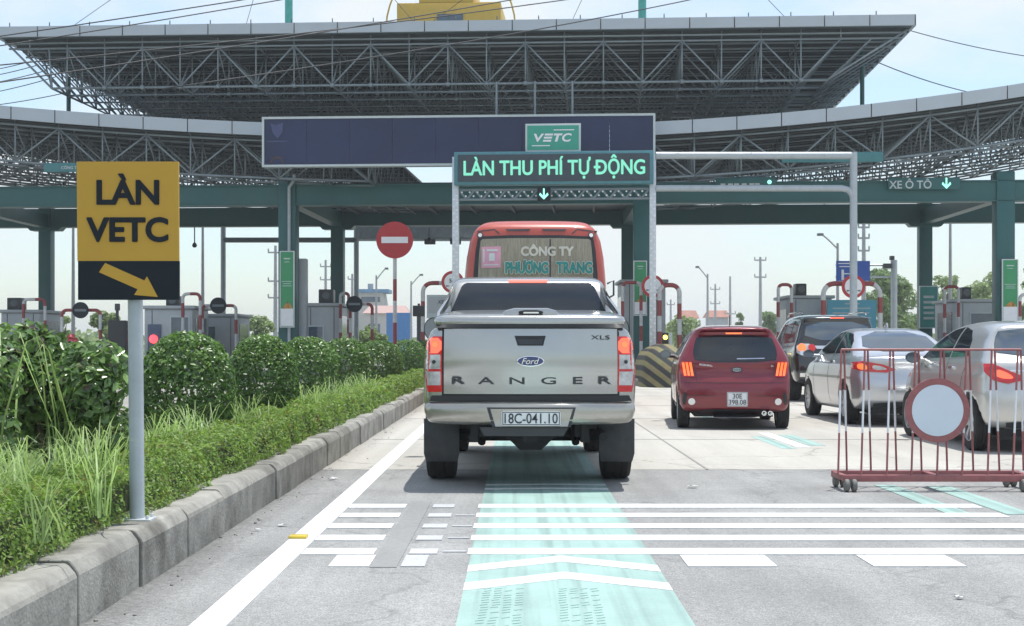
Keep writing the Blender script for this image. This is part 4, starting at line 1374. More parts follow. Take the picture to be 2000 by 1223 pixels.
class Car:
    def __init__(s, name, label, cat, X, Y, rz=0.0, group=None):
        s.root = thing(name, label, cat, (X, Y, 0), rz, group)
    def solid(s, name, parts, m, lo, hi, h=.035, wheels=(), body=True, parent=None):
        V, Q = surface(make_solid(parts, wheels), lo, hi, h)
        me = bpy.data.meshes.new(name)
        me.vertices.add(len(V)); me.vertices.foreach_set('co', V.astype(np.float32).ravel())
        me.loops.add(len(Q) * 4); me.loops.foreach_set('vertex_index', Q.astype(np.int32).ravel())
        me.polygons.add(len(Q)); me.polygons.foreach_set('loop_start', np.arange(0, len(Q) * 4, 4, dtype=np.int32))
        me.polygons.foreach_set('use_smooth', [True] * len(Q))
        me.update(calc_edges=True); me.validate()
        o = link_mesh(name, me, m, parent or s.root)
        bv = BVHTree.FromPolygons([Vector(v) for v in V], Q.tolist())
        if body: s.bvh = bv; s.body = o
        return o, bv
    def y_at(s, x, z, bvh=None):
        h = (bvh or s.bvh).ray_cast(Vector((x, -6, z)), Vector((0, 1, 0)))
        return h[0].y if h[0] else 0
    def patch(s, name, poly, m, ang=0.0, off=.006, thick=.014, step=.05, round_=0, parent=None, bvh=None, far=7.0, mirror=False):
        """a piece that follows the body; ang 0 looks forward at the tail, 90 looks at the left side, -90 at the right"""
        if mirror:
            s.patch(name, [(-u, z) for u, z in poly], m, -ang, off, thick, step, round_, parent, bvh, far)
        bvh = bvh or s.bvh
        if round_: poly = chaikin(poly, round_)
        a = math.radians(ang)
        d = Vector((math.sin(a), math.cos(a), 0)); r = Vector((math.cos(a), -math.sin(a), 0))
        bm = bmesh.new()
        vs = [bm.verts.new((u, 0, z)) for u, z in poly]
        bm.faces.new(vs)
        us = [p[0] for p in poly]; zs = [p[1] for p in poly]
        for ax, lo, hi in ((0, min(us), max(us)), (2, min(zs), max(zs))):
            n = int((hi - lo) / step)
            for i in range(1, n + 1):
                v = lo + (hi - lo) * i / (n + 1)
                co = [0, 0, 0]; no = [0, 0, 0]; co[ax] = v; no[ax] = 1
                bmesh.ops.bisect_plane(bm, geom=bm.verts[:] + bm.edges[:] + bm.faces[:], plane_co=co, plane_no=no)
        for v in bm.verts:
            o = r * v.co.x + Vector((0, 0, v.co.z)) - d * far
            h = bvh.ray_cast(o, d)
            if h[0] is None or (h[0] - o).length > far + 3:
                p = bvh.find_nearest(r * v.co.x + Vector((0, 0, v.co.z)) - d * 1.0)[0]
                hit = r * v.co.x + Vector((0, 0, v.co.z)) + d * p.dot(d)
            else: hit = h[0]
            v.co = hit - d * off
        bd = [e for e in bm.edges if len(e.link_faces) == 1]
        ex = bmesh.ops.extrude_edge_only(bm, edges=bd)
        for g in ex['geom']:
            if isinstance(g, bmesh.types.BMVert): g.co += d * (off + thick)
        bmesh.ops.recalc_face_normals(bm, faces=bm.faces)
        bm.normal_update()
        f0 = max(bm.faces, key=lambda f: abs(f.normal.dot(d)) * f.calc_area())
        if f0.normal.dot(d) > 0: bmesh.ops.reverse_faces(bm, faces=bm.faces)
        for f in bm.faces: f.smooth = True
        for e in bm.edges:
            if len(e.link_faces) == 2 and e.calc_face_angle(0) > .7: e.smooth = False
        me = bpy.data.meshes.new(name); bm.to_mesh(me); bm.free()
        return link_mesh(name, me, m, parent or s.root)
    def side(s, name, poly, m, both=True, **k):
        """poly in (y, z)"""
        o = s.patch(name, [(-y, z) for y, z in poly], m, 90, **k)
        if both: s.patch(name, [(y, z) for y, z in poly], m, -90, **k)
        return o
    def wheel(s, x, y, r, w, spokes=5, rim=.64):
        sg = -1 if x < 0 else 1
        hb = MB(); hb.lathe([(.001, -.04), (r * .35, -.04), (r * .35, .03), (.001, .03)], (x, y, r), 'x', 20)
        hub = hb.build('wheel', M['underbody'], s.root)
        t = MB(); hw = w / 2
        t.lathe([(r * rim, -hw * .9), (r * .82, -hw), (r * .95, -hw * .93), (r, -hw * .7), (r, -hw * .3), (r * .985, -hw * .27), (r * .985, -hw * .2), (r, -hw * .17),
                 (r, hw * .17), (r * .985, hw * .2), (r * .985, hw * .27), (r, hw * .3), (r, hw * .7), (r * .95, hw * .93), (r * .82, hw), (r * rim, hw * .9)], (x, y, r), 'x', 40)
        t.build('tyre', M['tyre'], hub, angle=.5)
        q = MB(); R = r * rim
        q.lathe([(R, -hw * .9), (R * .97, -hw * .9), (R * .93, 0), (R * .93, hw * .5), (R * .97, hw * .9), (R, hw * .9)], (x, y, r), 'x', 36)
        xo = x + sg * hw * .62
        for i in range(spokes):
            a = 2 * math.pi * i / spokes
            pts = []
            for rr, da in ((R * .16, -.5), (R * .95, -.17), (R * .95, .17), (R * .16, .5)):
                pts.append((y + rr * math.cos(a + da), r + rr * math.sin(a + da)))
            q.prism(pts, xo - .012, xo + .012, 'x')
        q.lathe([(.001, -.02), (R * .2, -.02), (R * .2, .02), (.001, .02)], (xo, y, r), 'x', 18)
        q.build('rim', M['rim'], hub)
    def mirrors(s, x, y, z, w, h, m, sides=(-1, 1)):
        for k in sides:
            mb = MB()
            mb.lathe([(.001, -.09), (.5, -.07), (.85, -.02), (1.0, .05), (1.0, .07)], (0, 0, 0), 'y', 20)
            mb.v = [(k * x + a * w / 2, y - b, z + c * h / 2) for a, b, c in mb.v]
            mb.tube((k * x, y + .02, z - h * .2), (k * (x - .2), y + .05, z - h * .25), .03, 8)
            o = mb.build('door_mirror', m, s.root)
            g = MB(); g.lathe([(.001, 0), (.93, 0), (.95, .01)], (0, 0, 0), 'y', 20)
            g.v = [(k * x + a * w / 2, y - .066 - b, z + c * h / 2) for a, b, c in g.v]
            g.build('mirror_glass', M['glass_sky'], o)

def seam(a, b, w=.008):
    """thin strip polygon between two points"""
    a, b = Vector((*a, 0)), Vector((*b, 0))
    n = (b - a).normalized().cross(Vector((0, 0, 1))) * w / 2
    return [tuple((a + n)[:2]), tuple((b + n)[:2]), tuple((b - n)[:2]), tuple((a - n)[:2])]

def number_plate(car, x, z, w, h, lines, y=None, lab=None):
    y = car.y_at(x, z) if y is None else y
    mb = MB(); mb.prism(rrect(x - w / 2, x + w / 2, z - h / 2, z + h / 2, .012), y - .022, y - .008); p = mb.build('number_plate', M['plate'], car.root, smooth=False)
    mb = MB()
    e = .006
    for a, b, c, d in ((-w / 2 + e, w / 2 - e, h / 2 - 2 * e, h / 2 - e), (-w / 2 + e, w / 2 - e, -h / 2 + e, -h / 2 + 2 * e), (-w / 2 + e, -w / 2 + 2 * e, -h / 2 + 2 * e, h / 2 - 2 * e), (w / 2 - 2 * e, w / 2 - e, -h / 2 + 2 * e, h / 2 - 2 * e)):
        mb.bx(x + a, x + b, y - .0235, y - .0222, z + c, z + d)
    mb.build('plate_border', M['ink'], p, smooth=False)
    n = len(lines)
    for i, (t, ww, hh) in enumerate(lines):
        text('plate_lettering', t, M['ink'], p, (x, y - .0245, z + (0 if n == 1 else (h * .22 if i == 0 else -h * .2))), h=hh, w=ww, bold=.008, depth=.0015)

# ------------------------------------------------------------------ silver pickup
car = Car('pickup_truck', 'silver pickup with hard bed cover and lit brake lights in the nearest lane', 'pickup', 0.117, 11.7)
K = lambda px, py: ((px - 1035) / 239.3, 1.2 - (py - 672) / 239.3)
KW = lambda px, py: ((px - 1031.5) / 207, 1.2 - (py - 672) / 207)
bed = dict(side=[(.12, .62), (.03, .70), (.035, .80), (.03, .90), (.005, .99), (.0, 1.1), (.02, 1.25), (.03, 1.335), (.035, 1.345), (.12, 1.35), (1.7, 1.35), (2.6, 1.28), (4.1, 1.2), (4.9, 1.1), (5.18, .98), (5.25, .7), (5.2, .42), (4.6, .36), (2.4, .40), (.6, .55)],
           hw=[(.4, .86), (.6, .89), (.8, .905), (1.0, .905), (1.2, .885), (1.30, .85), (1.36, .80)],
           plan=[(0, -.055), (.35, -.015), (.8, .0), (1.7, .0), (2.3, -.02), (4.4, -.01), (4.9, -.05), (5.25, -.2)], bow=.07, bowl=.8, k=.03)
cab = dict(side=[(1.58, 1.1), (1.64, 1.4), (1.84, 1.76), (1.98, 1.835), (2.6, 1.87), (3.2, 1.835), (3.6, 1.69), (4.3, 1.2), (4.3, 1.0), (1.6, 1.0)],
           hw=[(1.0, .88), (1.2, .86), (1.35, .82), (1.5, .785), (1.65, .75), (1.78, .725), (1.84, .69), (1.89, .62)], k=.045)
WY, WR = 1.17, .385
car.solid('body', [bed, cab], M['ranger_paint'], (-1.0, -.15, .3), (1.0, 5.4, 1.95), .03, wheels=[(WY, .40, .50, .52), (WY + 3.22, .40, .50, .52)])
mb = MB()       # chassis, springs and axle under the bed
mb.bx(-.5, -.38, .3, 4.9, .42, .58); mb.bx(.38, .5, .3, 4.9, .42, .58); mb.bx(-.55, .55, .35, 5.0, .53, .62)
mb.tube((-.72, WY, WR), (.72, WY, WR), .055, 10)
mb.lathe([(.001, -.16), (.08, -.13), (.125, 0), (.08, .13), (.001, .16)], (.08, WY, WR + .0), 'y', 16)
for k in (-1, 1):
    mb.bx(k * .48 - .04, k * .48 + .04, .55, 1.9, .36, .42); mb.bx(k * .46 - .03, k * .46 + .03, .25, .33, .38, .55)
    mb.tube((k * .42, WY - .1, .32), (k * .36, WY + .25, .62), .035, 8)
mb.prism([(-.36, .53), (.38, .53), (.17, .37), (.1, .30), (-.08, .30), (-.15, .37)], .45, .85)
mb.tube((.62, .35, .42), (.62, .8, .45), .035, 10); mb.bx(-.06, .06, .02, .5, .40, .5)
mb.bx(-.62, .62, 3.0, 4.6, .3, .45)
mb.build('chassis', M['underbody'], car.root)
for k in (-1, 1):
    for y in (WY, WY + 3.22): car.wheel(k * .775, y, WR, .265, 6)
    mb = MB(); mb.prism([(k * .60, .56), (k * .905, .56), (k * .905, .26), (k * .885, .19), (k * .615, .19), (k * .60, .26)], WY - .56, WY - .545)
    mb.build('mud_flap', M['flap'], car.root, bevel=.004)
# tailgate, bed cover
tg = car.patch('tailgate', [K(867, 642), K(1206, 642), K(1207, 770), K(866, 770)], M['ranger_paint'], off=.014, thick=.02, round_=0)
car.patch('tailgate_gap', [K(863, 639), K(1210, 639), K(1211, 779), K(862, 779)], M['black'], off=.004)
hd = car.patch('handle', [K(1005, 656), K(1066, 656), K(1061, 675), K(1011, 675)], M['black'], off=.021, thick=.02, parent=tg)
car.patch('handle_grip', [K(1010, 663), K(1061, 663), K(1058, 673), K(1014, 673)], M['dark_trim'], off=.034, thick=.01, parent=hd)
lid, lbv = car.solid('bed_cover', [dict(side=[(.03, 1.335), (.0, 1.345), (.0, 1.41), (.03, 1.44), (.4, 1.475), (1.0, 1.505), (1.6, 1.51), (1.6, 1.335)],
    hw=[(1.33, .80), (1.42, .80), (1.47, .74), (1.52, .62)], plan=[(0, -.03), (.15, 0), (1.7, 0)], bow=.07, bowl=.8, k=.04, it=1)], M['ranger_paint'], (-.95, -.1, 1.25), (.95, 1.75, 1.6), .025, body=False)
car.patch('cover_gap', [K(850, 633), K(1222, 633), K(1222, 640.5), K(850, 640.5)], M['black'], off=.006, bvh=lbv)
yl = .06
mb = MB(); mb.prism([K(975, 619), K(985, 606), K(1005, 601), K(1070, 601), K(1088, 606), K(1096, 619)], .12, .6, 'y'); mb.build('cover_bulge', M['ranger_paint'], lid, bevel=.02)
mb = MB(); mb.prism(chaikin([K(1012, 614), K(1014, 605), K(1060, 605), K(1062, 614)], 1), .085, .14, 'y'); ll = mb.build('cover_latch', M['black'], lid, bevel=.006)
mb = MB(); mb.prism([K(1022, 612), K(1023, 609), K(1052, 609), K(1053, 612)], .078, .1); mb.build('latch_pull', M['chrome'], ll)
# cab back
rw = car.patch('rear_window', [KW(912, 552), KW(1151, 552), KW(1157, 554.5), KW(1161, 559), KW(1183, 612), KW(1180, 640), KW(884, 640), KW(881, 612), KW(902, 559), KW(906, 554.5)], M['glass'], off=.008)
car.patch('high_brake_lamp', [KW(992, 546), KW(1071, 546), KW(1068, 552), KW(995, 552)], M['lamp_brake'], off=.012)
for sg in (-1, 1):        # sporty wings sloping from the cab roof to the bed
    mb = MB()
    ya, yb = 1.9, .75
    q0 = [(sg * .715, ya + .1, 1.765), (sg * .745, ya + .1, 1.70), (sg * .80, yb, 1.48), (sg * .80, yb - .12, 1.42), (sg * .80, yb + .3, 1.45), (sg * .735, ya - .05, 1.60)]
    q1 = [(x - sg * .03, y, z) for x, y, z in q0]
    nn = len(q0)
    mb.add(q0 + q1, [tuple(range(nn)), tuple(reversed(range(nn, 2 * nn)))] + [(i, (i + 1) % nn, nn + (i + 1) % nn, nn + i) for i in range(nn)])
    mb.build('bed_wing', M['ranger_paint'], car.root, bevel=.012)
# side windows and doors
car.side('side_window', [(1.86, 1.34), (2.02, 1.68), (2.2, 1.72), (2.6, 1.73), (2.6, 1.32)], M['glass'])
car.side('side_window', [(2.68, 1.32), (2.68, 1.73), (3.15, 1.71), (3.45, 1.6), (3.95, 1.28)], M['glass'])
for a, b in (((2.64, .6), (2.64, 1.3)), ((1.78, .75), (1.78, 1.3)), ((3.7, .6), (3.75, 1.25)), ((1.62, .5), (1.62, 1.3))):
    car.side('door_seam', seam(a, b, .01), M['black'], off=.002)
car.side('door_handle', rrect(2.42, 2.58, 1.08, 1.12, .015), M['chrome'], off=.03)
car.mirrors(1.0, 3.72, 1.36, .2, .25, M['black'])
# lamps
for sg in (-1, 1):
    P = lambda a, b: (sg * -K(a, b)[0], K(a, b)[1])
    L = lambda pts: [P(*p) for p in pts]
    lc = car.patch('tail_lamp', L([(863, 657), (863, 766), (834, 766), (829, 740), (827, 700), (830, 657)]), M['lamp_red'], off=.02, thick=.03)
    car.patch('brake_lens', chaikin(L([(862, 660), (862, 690), (830, 690), (833, 660)]), 1), M['lamp_brake'], off=.026, parent=lc)
    car.patch('brake_bulb', [(P(849, 673)[0] + .022 * math.cos(t), P(849, 673)[1] + .022 * math.sin(t)) for t in np.linspace(0, 6.283, 14)[:-1]], M['lamp_hot'], off=.034, parent=lc)
    car.patch('clear_lens', L([(860, 693), (860, 721), (830, 721), (830, 693)]), M['lamp_clear'], off=.027, parent=lc)
    car.patch('clear_lens', L([(860, 726), (860, 753), (834, 753), (831, 726)]), M['lamp_clear'], off=.027, parent=lc)
    car.patch('lens_bulb', [(P(847, 707)[0] + .016 * math.cos(t), P(847, 707)[1] + .016 * math.sin(t)) for t in np.linspace(0, 6.283, 12)[:-1]], M['dark_trim'], off=.033, parent=lc)
# bumper
bp, bbv = car.solid('bumper', [dict(side=[(-.02, .535), (-.085, .56), (-.10, .64), (-.09, .715), (-.02, .735), (.28, .735), (.28, .535)],
    hw=[(.5, .80), (.56, .835), (.65, .86), (.74, .865)], plan=[(-.1, 0), (.3, .03)], bow=.12, bowl=.8, k=.05, it=1)], M['ranger_bumper'], (-1, -.25, .45), (1, .4, .82), .022, body=False)
car.patch('step_pad', [K(842, 773), K(1230, 773), K(1235, 784), K(838, 784)], M['black'], off=.03, thick=.1)
car.patch('plate_recess', [K(951, 795), K(1124, 795), K(1114, 833), K(962, 833)], M['dark_trim'], off=.004, bvh=bbv)
car.patch('plate_surround', [K(958, 798), K(1118, 798), K(1108, 832), K(968, 832)], M['ranger_bumper'], off=.007, bvh=bbv)
yb_ = car.y_at(0, .61, bbv)
number_plate(car, K(1037, 0)[0], K(0, 816)[1], .475, .118, [('18C-041.10', .43, .082)], y=yb_ - .004)
car.patch('lower_skid', [K(937, 834), K(1110, 834), K(1100, 851), K(946, 851)], M['dark_trim'], off=-.03, thick=.06, bvh=bbv)
# lettering
yt = car.y_at(0, .86) - .017
text('tailgate_lettering', 'RANGER', M['dark_trim'], tg, (K(1038.5, 744)[0], yt - .004, K(0, 744)[1]), h=.058, w=313 / 239.3, bold=.01, space=2.2, depth=.004)
text('trim_badge', 'XLS', M['dark_trim'], tg, (K(1173, 659)[0], car.y_at(.57, 1.25) - .02, K(0, 659)[1]), h=.034, w=.155, bold=.01, space=1.1, depth=.003)
bx, bz = K(1036, 705.5)
byy = car.y_at(bx, bz) - .017
def ellipse(cx, cz, a, b, n=36): return [(cx + a * math.cos(t), cz + b * math.sin(t)) for t in np.linspace(0, 2 * math.pi, n + 1)[:-1]]
mb = MB(); mb.prism(ellipse(bx, bz, .114, .045), byy - .012, byy + .01); bd = mb.build('oval_badge', M['chrome'], tg, bevel=.003)
mb = MB(); mb.prism(ellipse(bx, bz, .104, .037), byy - .0145, byy - .011); mb.build('badge_enamel', M['logo_blue'], bd, smooth=False)
text('badge_lettering', 'Ford', M['chrome'], bd, (bx, byy - .017, bz), h=.05, w=.145, bold=.004, shear=.35, depth=.0015)

# ------------------------------------------------------------------ orange-red coach
car = Car('coach', 'orange-red coach with curtained rear window in front of the pickup', 'bus', (1046 - VPX) / 113.3, 24.7)
K = lambda px, py: ((px - 1046) / 113.3, 1.2 - (py - 672) / 113.3)
car.solid('body', [dict(side=[(.1, .38), (.0, .5), (.0, 1.2), (.03, 2.0), (.09, 2.6), (.16, 2.95), (.19, 3.1), (.24, 3.27), (.5, 3.38), (1.2, 3.40), (8.4, 3.38), (8.85, 3.1), (9, 1.2), (8.95, .36), (.4, .34)],
    hw=[(.35, 1.2), (.7, 1.25), (1.6, 1.265), (2.3, 1.25), (2.7, 1.215), (3.0, 1.16), (3.2, 1.08), (3.36, .95), (3.42, .85)], plan=[(0, -.06), (.25, -.01), (.5, 0), (8.4, 0), (9, -.15)], bow=.13, bowl=1.2, k=.12)],
    M['bus_paint'], (-1.45, -.2, .2), (1.45, 9.2, 3.6), .06, wheels=[(2.6, .5, .6, .7), (7.4, .5, .6, .7)])
for k in (-1, 1):
    for y in (2.6, 7.4): car.wheel(k * 1.08, y, .48, .3, 8)
mb = MB(); mb.bx(-.95, .95, .6, 8.5, .25, .6); mb.build('chassis', M['underbody'], car.root)
fr_ = car.patch('rear_window', chaikin([K(940, 458), K(1153, 458), K(1163, 466), K(1170, 560), K(1160, 610), K(932, 610), K(922, 560), K(930, 466)], 1), M['black'], off=.01, step=.12)
cu = car.patch('curtain', chaikin([K(944, 464), K(1150, 464), K(1157, 470), K(1161, 600), K(931, 600), K(936, 470)], 1), M['curtain'], off=.016, step=.12, parent=fr_)
car.patch('window_mullion', [K(1073.5, 466), K(1076.5, 466), K(1076.5, 600), K(1073.5, 600)], M['dark_trim'], off=.02, parent=fr_)
def coach_text(body, px, py, wpx, hpx, m, bold, shear=0, off=.05):
    x, z = K(px, py)
    return text('lettering', body, m, fr_, (x, car.y_at(x, z) - off, z), h=hpx / 113.3, w=wpx / 113.3, bold=.01, rx=.03, depth=.004, shear=shear, heavy=bold)
coach_text('CÔNG TY', 1069, 488, 102, 22, M['cream_ink'], .04)
coach_text('PHƯƠNG', 1029, 521, 83, 26, M['cream_ink'], .09)
coach_text('PHƯƠNG', 1029, 521, 83, 26, M['teal_ink'], .035, off=.065)
coach_text('TRANG', 1122, 522.5, 69, 22, M['cream_ink'], .10)
coach_text('TRANG', 1122, 522.5, 69, 22, M['teal_ink'], .04, off=.065)
st = car.patch('window_sticker', [K(940, 481), K(978, 480), K(978, 522), K(940, 523)], M['pink'], off=.024, parent=fr_)
for a in ((943, 485, 946, 512), (950, 486, 972, 490), (955, 494, 966, 509), (944, 516, 974, 518)):
    car.patch('sticker_print', [K(a[0], a[1]), K(a[2], a[1]), K(a[2], a[3]), K(a[0], a[3])], M['off_white'], off=.03, parent=st)
for a, b in ((988, 1036), (1059, 1107)): car.patch('roof_slot', [K(a, 445.5), K(b, 445.5), K(b - 4, 449.5), K(a + 4, 449.5)], M['dark_trim'], off=.012)
for a, b in (((927, 450), (965, 446)), ((965, 446), (975, 455)), ((1128, 446), (1168, 450)), ((1118, 455), (1128, 446))):
    car.patch('panel_seam', seam(K(*a), K(*b), .02), M['dark_trim'], off=.004)
for px in (937, 1156):
    x, z = K(px, 457.5)
    o = car.patch('marker_lamp', ellipse(x, z, .055, .055, 18), M['dark_trim'], off=.02)
    car.patch('lamp_lens', ellipse(x, z, .035, .035, 14), M['lamp_white'], off=.035, parent=o)
for sg in (-1, 1):
    x = sg * 1.02
    lc = car.patch('tail_lamp', chaikin([(x - .12, .95), (x + .12, .95), (x + .12, 1.5), (x - .12, 1.5)], 1), M['lamp_red'], off=.02)
    car.patch('brake_lens', chaikin([(x - .09, 1.25), (x + .09, 1.25), (x + .09, 1.45), (x - .09, 1.45)], 1), M['lamp_brake'], off=.03, parent=lc)
car.patch('rear_bumper', chaikin([(-1.18, .42), (1.18, .42), (1.2, .78), (-1.2, .78)], 1), M['dark_trim'], off=.05, thick=.1, step=.15)
car.patch('engine_grille', chaikin([(-.7, .95), (.7, .95), (.7, 1.35), (-.7, 1.35)], 1), M['black'], off=.01, step=.15)
number_plate(car, 0, .62, .47, .11, [], y=-.07)
car.side('side_window', [(.6, 1.75), (.6, 2.75), (8.2, 2.75), (8.2, 1.75)], M['glass'], step=.3)
mb = MB()
x0 = K(1196, 0)[0]
mb.path([(1.2, 8.3, 2.3), (1.36, 8.5, 2.34), (1.42, 8.55, 2.25), (1.42, 8.55, 2.0)], .025, 8)
o = mb.build('mirror_arm', M['dark_trim'], car.root)
mb = MB(); mb.bx(1.36, 1.52, 8.5, 8.6, 1.75, 2.15); mb.build('mirror_head', M['bus_paint'], o, bevel=.04)
mb = MB(); mb.path([(1.25, .25, 2.25), (1.36, .22, 2.3), (1.36, .22, 2.05), (1.27, .25, 2.0)], .018, 8); mb.build('grab_rail', M['dark_trim'], car.root)

# ------------------------------------------------------------------ red hatchback
S = 140.0
car = Car('hatchback', 'red small hatchback with lit tail lamps waiting in the next lane', 'car', (1436 - VPX) / S, 2800 / S, -0.075)
K = lambda px, py: ((px - 1436) / S, 1.2 - (py - 672) / S)
low = dict(side=[(.10, .24), (.03, .30), (-.01, .42), (-.01, .58), (.03, .70), (.10, .80), (.10, .98), (.2, 1.04), (.6, 1.05), (2.4, 1.0), (3.05, .90), (3.45, .72), (3.58, .5), (3.55, .22), (2.9, .18), (.5, .19)],
           hw=[(.2, .73), (.35, .785), (.55, .80), (.75, .80), (.92, .775), (1.05, .735)], plan=[(0, -.06), (.2, -.02), (.45, 0), (2.9, 0), (3.3, -.06), (3.6, -.22)], bow=.15, bowl=.9, k=.05)
cabn = dict(side=[(.10, .9), (.12, 1.0), (.24, 1.25), (.30, 1.36), (.20, 1.415), (.30, 1.445), (.6, 1.465), (1.2, 1.485), (1.8, 1.455), (2.25, 1.34), (2.95, .98), (2.9, .85), (.2, .85)],
            hw=[(.85, .785), (1.0, .755), (1.15, .695), (1.3, .615), (1.4, .55), (1.49, .45)], bow=.10, bowl=.9, k=.07)
car.solid('body', [low, cabn], M['red_paint'], (-.95, -.15, .1), (.95, 3.75, 1.62), .028, wheels=[(.56, .29, .345, .5), (2.945, .29, .345, .5)])
for k in (-1, 1):
    for y in (.56, 2.945): car.wheel(k * .70, y, .288, .175, 10)
mb = MB(); mb.bx(-.55, .55, .3, 3.3, .17, .35); mb.tube((-.6, .56, .27), (.6, .56, .27), .05, 8); mb.build('underbody', M['underbody'], car.root)
w = car.patch('rear_window', chaikin([K(1364, 655), K(1508, 655), K(1516, 672), K(1520, 690), K(1516, 708), K(1360, 708), K(1355, 690), K(1358, 672)], 1), M['glass'], off=.008)
car.patch('roof_spoiler', [K(1372, 648.5), K(1500, 648.5), K(1506, 653.5), K(1366, 653.5)], M['red_paint'], off=.05, thick=.06)
car.patch('rear_wiper', seam(K(1440, 701), K(1494, 700), .012), M['chrome'], off=.025, parent=w)
car.patch('high_brake_lamp', [K(1419, 649.5), K(1452, 649.5), K(1451, 652.5), K(1420, 652.5)], M['lamp_hot'], off=.056)
for sg in (-1, 1):
    Lq = [(sg * -(-.75 + .0), 0)]
    base = [(-.765, .955), (-.60, .955), (-.565, .74), (-.70, .74), (-.75, .80)]
    lc = car.patch('tail_lamp', [(sg * -x, z) for x, z in base], M['lamp_red'], off=.016)
    for i in range(3):
        x0 = -.735 + i * .05
        car.patch('lit_bar', [(sg * -x, z) for x, z in ((x0, .94), (x0 + .034, .94), (x0 + .066, .755), (x0 + .032, .755))], M['lamp_hot'], off=.024, parent=lc)
    o = car.patch('fog_lamp', ellipse(sg * .60, K(0, 785)[1], .048, .048, 18), M['lamp_white'], off=.02)
    car.patch('bumper_vent', chaikin([(sg * .66, .52), (sg * .72, .52), (sg * .735, .36), (sg * .68, .34)], 1), M['black'], off=.006)
car.patch('lower_valance', chaikin([K(1350, 800), K(1520, 800), K(1512, 815), K(1360, 815)], 1), M['dark_trim'], off=.012, thick=.03)
for a, b in ((K(1332, 748), K(1540, 748)), (K(1345, 772), K(1400, 774)), (K(1478, 774), K(1527, 772)), (K(1358, 712), K(1362, 748)), (K(1514, 712), K(1510, 748))):
    car.patch('panel_seam', seam(a, b, .008), M['black'], off=.002)
number_plate(car, K(1440, 0)[0], K(0, 780)[1], .285, .2, [('30E', .13, .068), ('398.08', .24, .07)])
x, z = K(1440, 722.5)
bd = car.patch('oval_badge', ellipse(x, z, .075, .038, 24), M['dark_trim'], off=.01)
car.patch('badge_rim', ellipse(x, z, .055, .024, 20), M['chrome'], off=.016, parent=bd)
car.patch('badge_field', ellipse(x, z, .05, .019, 20), M['dark_trim'], off=.02, parent=bd)
text('badge_lettering', 'KIA', M['chrome'], bd, (x, car.y_at(x, z) - .024, z), h=.022, w=.06, bold=.01, depth=.001)
x, z = K(1380, 713.5)
text('model_badge', 'MORNING', M['chrome'], car.root, (x, car.y_at(x, z) - .008, z), h=.03, w=.18, bold=.012, depth=.002, slant=-.1)
x, z = K(1509, 715)
text('trim_badge', 'Si', M['chrome'], car.root, (x, car.y_at(x, z) - .008, z), h=.026, w=.03, bold=.01, depth=.002)
for k in (0, 1):
    mb = MB(); mb.lathe([(.02, -.02), (.035, -.02), (.035, .2), (.02, .2)], (.40 + k * .085, .02, .235), 'y', 14); mb.build('exhaust_tip', M['chrome'], car.root)
mb = MB(); mb.tube((-.03, .75, 1.46), (-.03, .60, 1.62), .006, 6); mb.build('antenna', M['black'], car.root)
car.side('side_window', [(.62, 1.06), (.78, 1.28), (1.0, 1.37), (1.42, 1.40), (1.42, 1.05)], M['glass'])
car.side('side_window', [(1.5, 1.05), (1.5, 1.40), (1.8, 1.385), (2.1, 1.3), (2.62, 1.04)], M['glass'])
for a, b in (((1.46, .3), (1.46, 1.04)), ((2.5, .4), (2.55, 1.0)), ((.75, .65), (.62, 1.02))): car.side('door_seam', seam(a, b, .008), M['black'], off=.002)
car.side('door_handle', rrect(1.24, 1.38, .9, .93, .012), M['chrome'], off=.025)
car.side('sill_trim', [(.95, .2), (.95, .28), (2.55, .28), (2.55, .2)], M['dark_trim'])
car.mirrors(.90, 2.45, 1.04, .17, .13, M['black'])

# ------------------------------------------------------------------ black sport utility
S = 94.9
car = Car('sport_utility', 'black sport utility with orange rear lamp beyond the red hatchback', 'car', (1640 - VPX) / S, 29.5, -.03)
K = lambda px, py: ((px - 1640) / S, 1.2 - (py - 672) / S)
low = dict(side=[(.12, .40), (.02, .5), (.0, .7), (.03, .95), (.08, 1.12), (.2, 1.17), (3.5, 1.14), (4.4, 1.0), (4.66, .8), (4.65, .4), (4.2, .32), (.4, .36)],
           hw=[(.3, .85), (.6, .91), (.95, .92), (1.1, .89), (1.2, .86)], plan=[(0, -.06), (.25, -.01), (.5, 0), (4.2, 0), (4.7, -.18)], bow=.10, k=.06)
cabn = dict(side=[(.07, 1.0), (.1, 1.15), (.26, 1.5), (.30, 1.68), (.22, 1.75), (.5, 1.80), (1.6, 1.835), (2.5, 1.79), (2.85, 1.68), (3.5, 1.16), (3.5, 1.0)],
            hw=[(1.0, .90), (1.15, .875), (1.35, .81), (1.6, .74), (1.75, .69), (1.84, .6)], bow=.08, k=.07)
car.solid('body', [low, cabn], M['black_paint'], (-1.05, -.15, .2), (1.05, 4.85, 2.0), .04, wheels=[(1.0, .4, .46, .55), (3.75, .4, .46, .55)])
for k in (-1, 1):
    for y in (1.0, 3.75): car.wheel(k * .785, y, .385, .265, 6)
    mb = MB(); mb.path([(k * .66, .6, 1.82), (k * .66, .75, 1.875), (k * .66, 2.3, 1.865), (k * .66, 2.5, 1.80)], .018, 8); mb.build('roof_rail', M['chrome'], car.root)
mb = MB(); mb.bx(-.6, .6, .3, 4.3, .3, .5); mb.build('underbody', M['underbody'], car.root)
car.patch('rear_window', chaikin([(-.62, 1.66), (.62, 1.66), (.70, 1.28), (-.70, 1.28)], 1), M['glass_sky'], off=.008)
car.patch('high_brake_lamp', [(-.14, 1.755), (.14, 1.755), (.14, 1.73), (-.14, 1.73)], M['lamp_brake'], off=.02)
